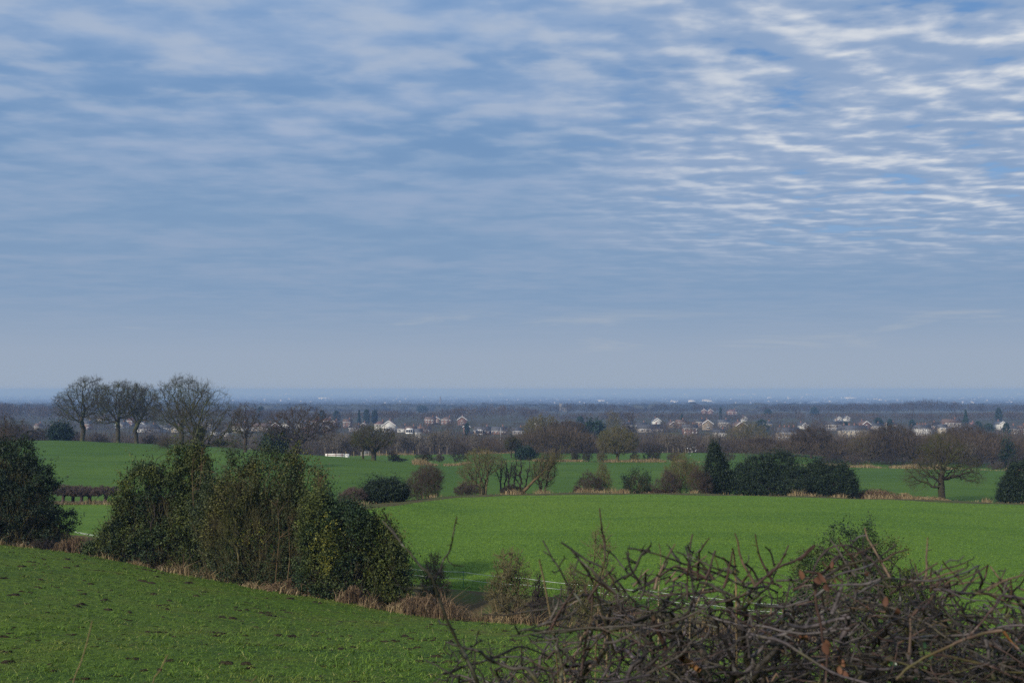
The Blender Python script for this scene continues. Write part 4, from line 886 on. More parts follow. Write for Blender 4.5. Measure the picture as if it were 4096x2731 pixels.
HS = [  # u, foot row, width px, form, wall, roof, storeys, label
 (160, 1712, 20, 'side', 'cream', 'brown', 1, 'small cream house low behind the left scrub'),
 (231, 1706, 24, 'side', 'cream', 'slate', 1, 'cream house just above the spreading yew'),
 (355, 1712, 34, 'side', 'pinkbrick', 'slate', 2, 'pink brick house between the first two hilltop oaks'),
 (415, 1680, 26, 'side', 'cream', 'brown', 1, 'farther cream house left of the second hilltop oak'),
 (495, 1706, 30, 'gable', 'white', 'slate', 1, 'white gabled house right of the second hilltop oak'),
 (532, 1698, 26, 'side', 'brick', 'red', 2, 'red brick house behind the third hilltop oak'),
 (580, 1706, 28, 'gable', 'white', 'slate', 1, 'white gabled house right of the third hilltop oak'),
 (600, 1722, 74, 'side', 'white', 'slate', 1, 'long white house, nearest the hill between the oaks'),
 (668, 1720, 52, 'side', 'white', 'slate', 1, 'white house left of the tallest hilltop oak'),
 (715, 1722, 36, 'gable', 'cream', 'brown', 1, 'cream gabled house behind the tallest hilltop oak'),
 (838, 1712, 46, 'side', 'white', 'slate', 2, 'white house seen through the ivy clad oak'),
 (866, 1735, 30, 'side', 'white', 'dark', 1, 'low white outbuilding below the ivy clad oak crown'),
 (912, 1738, 34, 'side', 'white', 'slate', 1, 'low white house right of the ivy clad oak'),
 (966, 1724, 60, 'side', 'white', 'brown', 2, 'white two storey house behind the small gnarled oak'),
 (1060, 1716, 98, 'side', 'tan', 'brown', 1, 'long brown roofed bungalow left of the domed oak'),
 (1110, 1722, 36, 'gable', 'brick', 'brown', 2, 'brick gable with white edge behind the domed oak, left side'),
 (1150, 1722, 34, 'gable', 'white', 'slate', 2, 'white gable in the middle of the domed oak'),
 (1212, 1704, 44, 'side', 'white', 'slate', 1, 'white slate roofed house behind the right side of the domed oak'),
 (1240, 1726, 46, 'gable', 'brick', 'slate', 2, 'steep brick chalet gable right of the domed oak'),
 (1268, 1702, 36, 'hip', 'white', 'red', 2, 'white house with a red hipped roof right of the domed oak'),
 (1312, 1698, 44, 'hip', 'brick', 'red', 2, 'brick house with a tall red hipped roof and panels'),
 (1318, 1724, 36, 'gable', 'brick', 'slate', 1, 'brick gable in front of the tall red hipped roof'),
 (1344, 1704, 16, 'gable', 'brick', 'red', 2, 'narrow brick house front between hipped roofs'),
 (1392, 1704, 34, 'side', 'brick', 'brown', 2, 'brick house at the left of the bare poplar line'),
 (1424, 1720, 54, 'hip', 'grey', 'dark', 1, 'dark hipped bungalow above the left squat oak'),
 (1459, 1706, 22, 'gable', 'brick', 'brown', 1, 'little gable peeping over the dark hipped bungalow'),
 (1522, 1714, 44, 'hip', 'white', 'red', 2, 'red hipped house with white walls above the right squat oak'),
 (1560, 1720, 56, 'gable', 'white', 'red', 2, 'bright white gable with red roof, most striking of the village'),
 (1612, 1722, 38, 'side', 'white', 'dark', 1, 'low white walled house right of the bright white gable'),
 (1645, 1726, 44, 'side', 'tan', 'brown', 1, 'brown roofed bungalow with a white conservatory'),
 (1676, 1752, 30, 'side', 'white', 'slate', 2, 'white house lower down among the bare trees'),
 (1697, 1726, 52, 'side', 'brick', 'brown', 1, 'wide brown brick bungalow with two chimneys'),
 (1722, 1692, 42, 'side', 'brick', 'brown', 2, 'leftmost of four brick houses higher on the slope'),
 (1748, 1690, 22, 'gable', 'pinkbrick', 'brown', 2, 'pinkish gable, second of four houses higher on the slope'),
 (1788, 1692, 44, 'hip', 'brick', 'brown', 2, 'third of four brick houses higher on the slope'),
 (1850, 1694, 40, 'gable', 'brick', 'brown', 2, 'rightmost of four brick houses higher on the slope'),
 (1866, 1726, 28, 'gable', 'brick', 'brown', 2, 'brick gable with a white edge left of the slate bungalow'),
 (1932, 1730, 68, 'side', 'brick', 'slate', 1, 'slate roofed bungalow with skylights and a white porch'),
 (1996, 1730, 68, 'side', 'brick', 'slate', 1, 'slate roofed bungalow right of the one with skylights'),
 (2072, 1732, 48, 'side', 'grey', 'dark', 1, 'low dark roofed bungalow before the leafless clump'),
 (2155, 1708, 36, 'side', 'white', 'slate', 2, 'white house hidden in the crown of the tall greyish tree'),
 (2505, 1706, 46, 'side', 'grey', 'slate', 1, 'grey roof behind the narrow pale poplar'),
 (2562, 1708, 50, 'side', 'grey', 'dark', 1, 'grey bungalow right of the narrow pale poplar'),
 (2622, 1698, 30, 'gable', 'white', 'slate', 2, 'white gabled house above the long white eaved row'),
 (2600, 1722, 110, 'side', 'grey', 'dark', 1, 'long low terrace with white eaves above the far thicket'),
 (2684, 1704, 32, 'gable', 'tan', 'brown', 1, 'tan gable left of the small dark conifer'),
 (2722, 1706, 40, 'side', 'brick', 'brown', 2, 'brown house just below the small dark conifer'),
 (2757, 1732, 62, 'side', 'brick', 'slate', 2, 'red brick house with two white windows right of centre'),
 (2796, 1704, 46, 'side', 'pinkbrick', 'dark', 2, 'pinkish house above the red brick one'),
 (2826, 1712, 44, 'gable', 'tan', 'brown', 2, 'tan gable left of the dark slate roofs'),
 (2878, 1740, 54, 'side', 'white', 'dark', 1, 'dark roofed low house with a white tent roof in front'),
 (2892, 1706, 46, 'side', 'grey', 'slate', 2, 'grey slate house above the low dark roofed one'),
 (2953, 1722, 50, 'gable', 'brick', 'brown', 2, 'large brick gable left of the rounded olive tree'),
 (2972, 1678, 22, 'gable', 'white', 'brown', 1, 'tiny white gable high behind the rounded olive tree'),
 (2814, 1651, 22, 'gable', 'brick', 'red', 2, 'distant red brick house on the skyline, left of three'),
 (2838, 1652, 22, 'gable', 'brick', 'brown', 2, 'distant brick house on the skyline, middle of three'),
 (2926, 1655, 44, 'hip', 'brick', 'red', 2, 'largest distant red brick house on the skyline'),
 (3066, 1702, 34, 'side', 'tan', 'slate', 1, 'tan house right of the dark round evergreen'),
 (3145, 1752, 96, 'terrace', 'tan', 'slate', 2, 'long tan terrace with slate roof in the middle right'),
 (3205, 1708, 26, 'gable', 'white', 'slate', 1, 'small white gable above the long tan terrace'),
 (3330, 1716, 64, 'side', 'grey', 'dark', 2, 'dark roofed grey pair left of the brick gable'),
 (3346, 1678, 24, 'gable', 'white', 'slate', 1, 'left one of two far white gables on the wooded slope'),
 (3381, 1677, 24, 'gable', 'white', 'slate', 1, 'right one of two far white gables on the wooded slope'),
 (3405, 1742, 112, 'terrace', 'cream', 'slate', 2, 'long cream terrace with slate roof on the right'),
 (3449, 1714, 34, 'gable', 'brick', 'brown', 2, 'brick gable just above the long cream terrace'),
 (3500, 1712, 48, 'side', 'tan', 'dark', 1, 'low dark roof right of the brick gable'),
 (3560, 1708, 40, 'side', 'cream', 'brown', 1, 'cream fronted house above the big rounded tree'),
 (3684, 1734, 60, 'terrace', 'white', 'slate', 2, 'white terrace seen between the big right hand trees'),
 (3720, 1710, 60, 'side', 'brick', 'dark', 1, 'brick row with dark roof behind the white terrace'),
 (3762, 1730, 34, 'side', 'cream', 'slate', 2, 'cream house right of the white terrace'),
 (3800, 1708, 70, 'side', 'grey', 'brown', 2, 'long brown roofed row below the tall dark spire conifer'),
 (3880, 1708, 32, 'side', 'brick', 'pink', 1, 'house with a pinkish red roof right of the spire conifer'),
 (3993, 1712, 26, 'gable', 'white', 'slate', 2, 'bright white gable near the right edge'),
 (4036, 1736, 58, 'hip', 'tan', 'slate', 2, 'slate hipped house near the right edge'),
 (4084, 1736, 36, 'side', 'brick', 'brown', 2, 'brick house at the very right edge'),
]
for (u, vb, w, form, wl, rf, st, lb) in HS:
    house(u, vb, w, form, wl, rf, lb, st, wins=(7 if form == 'terrace' else max(2, min(5, int(w / 13)))), chim=(4 if form == 'terrace' else (2 if 'two chimneys' in lb else 1)), cons=('conservatory' in lb or 'bright white gable with red' in lb or 'porch' in lb))
M['woodfar'] = bark_mat('distant winter wood', [(0, (.020, .019, .016)), (.5, (.036, .031, .025)), (1, (.06, .048, .036))], .05, bumpy=False)
# ---- woods: masses of far leafless trees made of fine upright sprays
def spray_tree(g, n, H, W, twr, conical=False):
    d = nrm(g.normal(size=(n, 3))); rad = g.random(n) ** (.33)
    C = np.array([0, 0, .56 * H]); p = C + d * rad[:, None] * np.array([W / 2, W / 2, .42 * H])
    o = nrm(p - np.array([0, 0, .1 * H]) + g.normal(size=(n, 3)) * .12 * H)
    L = H * (.10 + .10 * g.random(n)); return p, p + o * L[:, None], np.full(n, twr)
def tri_sliver(P, Q, r, g):
    d = nrm(Q - P); s = nrm(np.cross(d, g.normal(size=d.shape))) * r[:, None]; s2 = nrm(np.cross(d, s)) * r[:, None]
    V_ = np.stack([P - s, P + s, Q + s * .35, Q - s * .35], 1).reshape(-1, 3)
    return V_, np.arange(len(P) * 4).reshape(-1, 4)
def wood(name, u0, u1, D0, D1, ntree, H, topfn, seed, label, mat='wood', n=120, wr=.75, twr=None, cat='wood', tone=(0, 1), kind='stuff', trunk=False):
    """trees between two distances; topfn(u) gives the picture row the crowns reach"""
    g = np.random.default_rng(seed); A = Acc()
    for k_ in range(ntree):
        u = g.uniform(u0, u1); D = D0 + (D1 - D0) * g.random(); b = on_ground(u, D)
        h = H * (.7 + .5 * g.random())
        if topfn is not None:
            zt_ = at(u, topfn(u) + g.normal() * 3, D)[2] - b[2]; h = min(h * 1.25, max(zt_, H * .3))
        px = D / 995.0; w_ = H * wr * (.75 + .5 * g.random())
        P, Q, r = spray_tree(g, n, h, w_, twr or px * .16)
        V_, F_ = tri_sliver(P + b, Q + b, r, g); tn = tone[0] + (tone[1] - tone[0]) * g.random()
        A.add(V_, F_, np.clip(tn + g.normal(size=len(F_)) * .12, 0, 1))
        if trunk or k_ % 3 == 0:
            V_, F_ = prisms(b[None], (b + np.array([g.normal() * .3, 0, h * .6]))[None], np.array([px * .25]), np.array([px * .1]), 4); A.add(V_, F_, .3)
    return tag(link(name, A.mesh(name, M[mat])), label, cat, kind=kind)
def pl(*pts):
    xs = [p[0] for p in pts]; ys = [p[1] for p in pts]; return lambda u: float(np.interp(u, xs, ys))
W1top = pl((-200, 1695), (120, 1708), (300, 1728), (600, 1736), (900, 1744), (1050, 1738), (1250, 1736), (1380, 1740), (1500, 1734), (1650, 1742), (1800, 1728), (1900, 1738), (2080, 1745), (2300, 1730), (2450, 1744), (2600, 1732), (2700, 1743), (2850, 1736), (3000, 1738), (3200, 1738), (3400, 1728), (3700, 1722), (3900, 1722), (4100, 1730), (4300, 1730))
wood('woodland', -200, 4300, 268, 300, 400, 11, lambda u: W1top(u) + 22, 1, 'brown leafless wood just beyond the farthest fields', n=190, trunk=True, tone=(.1, .7))
wood('woodland', -200, 4300, 305, 420, 620, 12, W1top, 2, 'leafless wood in the valley below the village', n=120, tone=(.2, 1))
wood('woodland', 2960, 4250, 214, 244, 105, 9, pl((2950, 1775), (3200, 1762), (3300, 1770), (3480, 1735), (3600, 1728), (3700, 1752), (3800, 1740), (3900, 1728), (4000, 1752), (4300, 1760)), 6, 'tangled brown wood edge right of the holly hedge', n=230, wr=.85, trunk=True, tone=(.15, .75))
wood('woodland', 2090, 2360, 226, 256, 26, 9, pl((2090, 1745), (2170, 1700), (2270, 1702), (2350, 1750)), 7, 'leafless clump left of the lone willow', n=260, wr=.85, trunk=True, tone=(.3, .7))
wood('garden_trees', -150, 4250, 460, 740, 480, 8, lambda u: 1694 + 10 * math.sin(u * .013), 3, 'bare garden trees between the houses', n=110, tone=(0, 1), cat='trees')
V2top = pl((-200, 1612), (120, 1616), (250, 1640), (420, 1660), (700, 1645), (1000, 1640), (1300, 1655), (1450, 1650), (1560, 1642), (1700, 1652), (1830, 1632), (1880, 1626), (2060, 1622), (2150, 1640), (2250, 1662), (2400, 1648), (2600, 1652), (2800, 1652), (3000, 1662), (3100, 1650), (3500, 1655), (3700, 1656), (3850, 1650), (3950, 1648), (4100, 1650), (4300, 1650))
wood('woodland', -200, 4300, 760, 1000, 700, 12, V2top, 4, 'brown leafless wood behind the village', mat='wood', n=110, tone=(0, .8), twr=None)
V3top = pl((-200, 1614), (210, 1618), (300, 1640), (2150, 1640), (2230, 1622), (2300, 1617), (2500, 1620), (2560, 1638), (2650, 1616), (2700, 1622), (2750, 1640), (2780, 1618), (2850, 1628), (3000, 1648), (3060, 1622), (3150, 1620), (3300, 1622), (3420, 1614), (3520, 1620), (3640, 1606), (3700, 1598), (3760, 1604), (3820, 1610), (3850, 1622), (4000, 1618), (4060, 1622), (4300, 1618))
wood('woodland', -200, 4300, 1080, 1500, 900, 13, V3top, 5, 'wooded ridge rising beyond the village', mat='woodfar', n=75, tone=(.2, .9))
# ---- distant evergreens that stand out
for i, (u, top, w, D, shp, lb) in enumerate([
    (3858, 1639, 42, 640, 'cone', 'tall dark spire conifer above the village on the right'), (2726, 1657, 28, 690, 'cone', 'small dark conifer above the village right of centre'),
    (3045, 1676, 62, 520, 'round', 'dark round evergreen beside the rounded olive tree'), (3510, 1670, 38, 640, 'round', 'dark evergreen above the long cream terrace, right part'), (3378, 1688, 30, 560, 'round', 'dark evergreen between terrace and white gables'),
    (3556, 1676, 24, 640, 'round', 'small dark evergreen left of the white terrace'), (3644, 1678, 24, 640, 'round', 'small dark evergreen above the white terrace'),
    (3908, 1684, 34, 560, 'round', 'rounded evergreen right of the pink roof'), (3950, 1692, 52, 500, 'round', 'broad evergreen clump before the bright white gable'), (4020, 1690, 30, 480, 'round', 'dark column evergreen near the right edge'),
    (1438, 1640, 16, 760, 'cone', 'narrow dark pine left of the pair above the red roofs'), (1468, 1636, 26, 760, 'round', 'dark pine, left of a pair above the red roofs'), (1500, 1640, 26, 770, 'round', 'dark pine, right of a pair above the red roofs'),
    (1290, 1640, 24, 800, 'round', 'evergreen on the skyline left of the bare poplars'), (1348, 1642, 28, 800, 'round', 'evergreen on the skyline right of the domed oak'), (1045, 1625, 34, 900, 'round', 'flat topped pine behind the small gnarled oak'),
    (1690, 1622, 46, 1300, 'round', 'bluish evergreen clump in the middle distance left of centre'), (2880, 1630, 12, 900, 'cone', 'tiny spire conifer beside the largest distant brick house'), (3070, 1636, 30, 1000, 'round', 'dark pine on the wooded ridge, left part'),
    (3255, 1628, 34, 1050, 'round', 'dark evergreen clump in the middle of the wooded ridge'), (3990, 1630, 26, 760, 'round', 'dark pine on the right above the bright white gable'), (2320, 1664, 36, 620, 'round', 'dark evergreen behind the clipped conifer block'),
    (1868, 1690, 18, 560, 'round', 'dark bush beside the brick gable with a white edge'), (1105, 1745, 36, 330, 'round', 'dark ivy clump in the wood below the domed oak')]):
    Hh = at(u, top, D)[2] - on_ground(u, D)[2]; b = on_ground(u, D); g = np.random.default_rng(500 + i); Wd = sx(w, D); n_ = 1100
    z = g.random(n_) ** .8
    rad = (1 - z) * .5 * Wd if shp == 'cone' else Wd * .5 * np.sqrt(np.clip(1 - (z - .45) ** 2 / .31, 0, 1))
    th = g.random(n_) * 2 * math.pi; rad = rad * (.6 + .4 * g.random(n_)) * (1 + .18 * np.sin(th * 3 + z * 14))
    C_ = np.stack([np.cos(th) * rad, np.sin(th) * rad, z * Hh * .98], 1)
    V_, F_ = leaves(g, C_, D / 995 * .55, 2, D / 995 * .3); A = Acc(); A.add(V_, F_)
    t = empty('evergreen_tree', b, lb, 'tree', 'dark evergreens among the houses'); link('crown', A.mesh('crown', M['yew' if shp == 'round' else 'conifer']), t)
    V_, F_ = prisms(np.array([[0, 0, -.3]]), np.array([[0, 0, Hh * .8]]), np.array([.3]), np.array([.08]), 6); A = Acc(); A.add(V_, F_); link('trunk', A.mesh('trunk', M['dark']), t)
# ---- tall bare birches and poplars at the front of the wood, pale trunks showing
for i in range(34):
    g = np.random.default_rng(700 + i)
    u = [1305, 1335, 1352, 1366, 1392, 1590, 1612, 1634, 1655, 1676, 1722, 1738, 1760, 1774, 1790, 1900, 2648, 2668, 2690, 2712, 2740, 2762, 2828, 2848, 2866, 3440, 3455, 3610, 700, 925, 1020, 1070, 480, 2090][i]
    top = W1top(u) - 6 - 8 * g.random()
    k_ = i % 4
    lbl = 'slender pale trunked tree in the wood front, ' + ['behind the white barrier', 'behind the white cabin', 'left of the metal gate', 'left of the metal gate', 'above the left squat oak', 'right of the right squat oak', 'right of the right squat oak', 'above the low dark bramble', 'above the low dark bramble', 'above the low dark bramble', 'above the fence corner thorn', 'above the fence corner thorn', 'left of the dark bare thicket', 'left of the dark bare thicket', 'left of the dark bare thicket', 'beside the domed brown thicket'][i] if i < 16 else 'slender pale trunked tree in the wood front, ' + (['right of the lone willow'] * 5 + ['behind the conical holly'] * 4 + ['behind the big rounded right hand tree'] * 3 + ['behind the hilltop oaks'] * 5 + ['left of the leafless clump'])[i - 16]
    bare_tree('birch_tree', u, 262 + 6 * g.random(), top, 46, 700 + k_, lbl, 'tree', 'birch', trunk=.35, nat=150, Rt=.2, fan=3, crown=[(0, 0, .66, 1, 1, .33)], shell=.3, group='slender trees at the front of the wood', key='birch%d' % k_, twr=.03)
# ---- poles and lamp posts in the village
for u, v0, v1, D, lb in ((2003, 1710, 1748, 400, 'pale pole standing in front of the slate bungalows'), (3542, 1690, 1722, 520, 'thin pale lamp post by the low dark roof'), (3671, 1695, 1712, 560, 'short lamp post above the white terrace'), (1122, 1590, 1600, 1500, '')):
    if not lb: continue
    p = at(u, v0, D); b = on_ground(u, D); A = Acc(); V_, F_ = prisms(np.array([[0, 0, 0]]), np.array([[0, 0, p[2] - b[2]]]), np.array([.13]), np.array([.08]), 6); A.add(V_, F_)
    tag(link('pole', A.mesh('pole', M['metal']), loc=b), lb, 'pole')
# ---- the plain: woods, hedges, buildings, a sheet of water, a church
M['farwood'] = bark_mat('far wood', [(0, (.018, .022, .016)), (.6, (.03, .034, .024)), (1, (.045, .048, .03))], .02, bumpy=False)
g = np.random.default_rng(77); A = Acc(); n_ = 4200
Dp = 1650 * (1 / (1 - g.random(n_) * .91)) ; up = g.uniform(-250, 4350, n_)
Dp = np.clip(Dp, 1650, 19000); Dp = Dp * (1 + .02 * np.sin(up * .01))
ico = np.array([(math.cos(a) * math.cos(b_), math.sin(a) * math.cos(b_), math.sin(b_)) for b_ in (-.5, .35, 1.0) for a in np.arange(7) * 2 * math.pi / 7])
fi = np.array([(r_ * 7 + k_, r_ * 7 + (k_ + 1) % 7, r_ * 7 + 7 + (k_ + 1) % 7, r_ * 7 + 7 + k_) for r_ in range(2) for k_ in range(7)] + [(14, 15, 16, 17), (14, 17, 18, 20), (18, 19, 20, 20)])
cl = np.array([on_ground(a, b_) for a, b_ in zip(up, Dp)])
for k_ in range(n_):
    m_ = g.integers(2, 6); s = 5 + 4 * g.random()
    c0 = cl[k_] + np.stack([g.normal(size=m_) * (18 + Dp[k_] * .010), g.normal(size=m_) * 25, np.zeros(m_)], 1)
    for c_ in c0:
        sc_ = np.array([s * (.9 + 1.6 * g.random()) * (1 + Dp[k_] / 6000), s, s * (.75 + .7 * g.random())])
        V_ = ico * sc_ * (1 + .18 * g.normal(size=(21, 1))) + c_; A.add(V_, fi, float(g.random()))
tag(link('distant_woodland', A.mesh('distant_woodland', M['farwood'])), 'woods and hedges spread over the far plain', 'wood', kind='stuff')
M['farwhite'] = plain_mat('far white building', (.78, .78, .76), .6, .08, .01); M['fargrey'] = plain_mat('far pale building', (.42, .4, .4), .8)
def far_building(u, v, wpx, hpx, label, mat='farwhite', lo=1500):
    D = D_for_v(u, v, lo, 16000); b = on_ground(u, D); w_ = sx(wpx, D); h = max(6, sx(hpx * 1.3, D)); dp = min(w_, 40)
    t = empty('distant_building', b, label, 'building', 'pale buildings on the far plain')
    link('wall', qmesh('wall', [(-w_/2, w_/2, -dp/2, dp/2, -6, h)], M[mat]), t)
    V_ = np.array([(-w_/2 - 1, -dp/2 - 1, h + .1), (w_/2 + 1, -dp/2 - 1, h + .1), (w_/2 + 1, 0, h + dp * .12), (-w_/2 - 1, 0, h + dp * .12), (-w_/2 - 1, dp/2 + 1, h + .1), (w_/2 + 1, dp/2 + 1, h + .1)])
    link('roof', mesh('roof', V_, np.array([(0, 1, 2, 3), (3, 2, 5, 4), (0, 3, 4, 4), (1, 5, 2, 2), (0, 4, 5, 1)]), M['fargrey'] if mat == 'farwhite' else RM['slate']), t)
for (u, v, w_, h_, lb) in [
    (925, 1570, 34, 3, 'long thin pale shed on the horizon right of the ivy clad oak'), (1078, 1571, 26, 3, 'pale shed on the horizon above the small gnarled oak'), (1152, 1571, 20, 4, 'bright white shed on the horizon left of the domed oak'),
    (1178, 1616, 14, 5, 'small white building just above the domed oak'), (1300, 1596, 50, 4, 'long white shed on the plain right of the domed oak'), (1430, 1622, 10, 5, 'small white house in the dark far trees left of centre'),
    (1505, 1568, 10, 3, 'tiny white speck of a building near the horizon above the squat oaks'), (1800, 1628, 34, 5, 'row of white low buildings behind the four brick houses'), (1838, 1631, 20, 5, 'second row of white low buildings behind the four brick houses'),
    (1870, 1573, 8, 4, 'tiny bright white building near the horizon left of centre'), (1978, 1579, 8, 3, 'tiny white roof on the plain left of the church tower'), (2004, 1572, 18, 4, 'pale blocky building near the horizon left of the church tower'),
    (2314, 1580, 8, 3, 'tiny white building right of the church tower'), (2340, 1568, 20, 3, 'pale shed near the horizon right of the church tower'), (2405, 1608, 28, 5, 'group of pale houses on the plain above the pale poplars'),
    (2460, 1567, 16, 4, 'white shed near the horizon above the narrow poplar'), (2462, 1624, 18, 5, 'white houses in the trees above the narrow poplar'), (2694, 1613, 26, 6, 'white warehouse on the plain right of centre'), (2765, 1608, 24, 5, 'pale warehouse next to the white one'),
    (2742, 1577, 18, 3, 'white shed close to the horizon right of centre'), (2826, 1611, 34, 8, 'largest white block on the plain'), (2852, 1613, 14, 4, 'small white annex beside the largest white block'), (2973, 1580, 50, 3, 'long low white shed near the horizon on the right'), (3014, 1609, 7, 6, 'tiny white house standing alone on the plain'),
    (3016, 1573, 18, 4, 'pale block near the horizon right of the long low shed'), (3076, 1594, 16, 4, 'pale roof cluster on the plain'), (3233, 1573, 26, 3, 'thin bright strip of buildings on the right horizon'), (3400, 1594, 44, 4, 'pale sheds right of the water'), (3520, 1600, 10, 3, 'tiny sloping white roof beyond the wooded ridge'),
    (3888, 1601, 12, 3, 'tiny white roof on the far right plain'), (4078, 1563, 24, 4, 'bright white building on the horizon at the right edge')]:
    far_building(u, v, w_, h_, lb)
g = np.random.default_rng(5); A = Acc()
for k_ in range(320):
    D = float(np.exp(g.uniform(math.log(3500), math.log(18000)))); u = g.uniform(900, 4200) if g.random() < .8 else g.uniform(-200, 900); b = on_ground(u, D)
    w_ = sx(1.5 + 7 * g.random() ** 2, D); h = 5 + 5 * g.random() + D * .0006; V_, F_ = box('', b[0] - w_/2, b[0] + w_/2, b[1] - 8, b[1] + 8, b[2] - 3, b[2] + h); A.add(V_, F_, g.random())
tag(link('distant_settlement', A.mesh('distant_settlement', M['fargrey'])), 'scattered pale houses of the far plain', 'buildings', kind='stuff')
# church tower with corner pinnacles
D = 1500; b = on_ground(2243, D); zt_ = at(2243, 1614, D)[2] - b[2]; t = empty('church', b, 'square grey church tower with four pinnacles on the skyline', 'church'); M['stone'] = plain_mat('church stone', (.16, .15, .13), .9)
link('tower', qmesh('tower', [(-2.2, 2.2, -2.2, 2.2, -2, zt_)], M['stone']), t)
for a in (-1, 1):
    for c_ in (-1, 1):
        V_, F_ = prisms(np.array([[a * 1.95, c_ * 1.95, zt_]]), np.array([[a * 1.95, c_ * 1.95, zt_ + 2.2]]), np.array([.38]), np.array([.05]), 4); A = Acc(); A.add(V_, F_); link('pinnacle', A.mesh('pinnacle', M['stone']), t)
link('nave', qmesh('nave', [(2.3, 14, -3, 3, -2, zt_ * .5)], M['stone']), t)
# white church like building with a turret
D = D_for_v(3156, 1596, 2000, 9000); b = on_ground(3156, D); t = empty('distant_building', b, 'white building with a pointed turret on the right plain', 'building', 'pale buildings on the far plain')
w_ = sx(12, D); link('wall', qmesh('wall', [(-w_/2, w_/2, -10, 10, -5, sx(6, D))], M['farwhite']), t)
V_, F_ = prisms(np.array([[-w_/2, 0, 0]]), np.array([[-w_/2, 0, sx(14, D)]]), np.array([sx(2.6, D)]), np.array([sx(.8, D)]), 6); A = Acc(); A.add(V_, F_); link('turret', A.mesh('turret', M['farwhite']), t)
# chimney stack
D = 2600; b = on_ground(1762, D); A = Acc(); hh = at(1762, 1586, D)[2] - b[2]; V_, F_ = prisms(np.array([[0, 0, -3]]), np.array([[0, 0, hh]]), np.array([2.6]), np.array([1.6]), 10); A.add(V_, F_); tag(link('chimney_stack', A.mesh('chimney_stack', M['stone']), loc=b), 'thin dark mill chimney on the plain left of centre', 'chimney')
# water
wm, wnt, wb = nodes_of('still water'); wb.inputs['Base Color'].default_value = (.30, .34, .38, 1); wb.inputs['Roughness'].default_value = .08
uu = np.linspace(3150, 3500, 12); Da, Db = D_for_v(3300, 1624.5, 1700, 9000), D_for_v(3300, 1613.5, 1700, 9000)
V_ = []
for q_ in uu:
    k_ = min(1, max(0, (q_ - 3150) / 80)) * min(1, max(.0, (3500 - q_) / 60)); dm = (Da + Db) / 2
    for D in (dm - (dm - Da) * k_, dm + (Db - dm) * k_): x = (q_ - 2048) / F * D; V_.append((x, D, 0))
V_ = np.array(V_); V_[:, 2] = ground(V_[:, 0], V_[:, 1]).max() + .8
F_ = np.array([(2 * k_, 2 * k_ + 2, 2 * k_ + 3, 2 * k_ + 1) for k_ in range(11)])
tag(link('lake', mesh('lake', V_, F_, wm)), kind='structure')

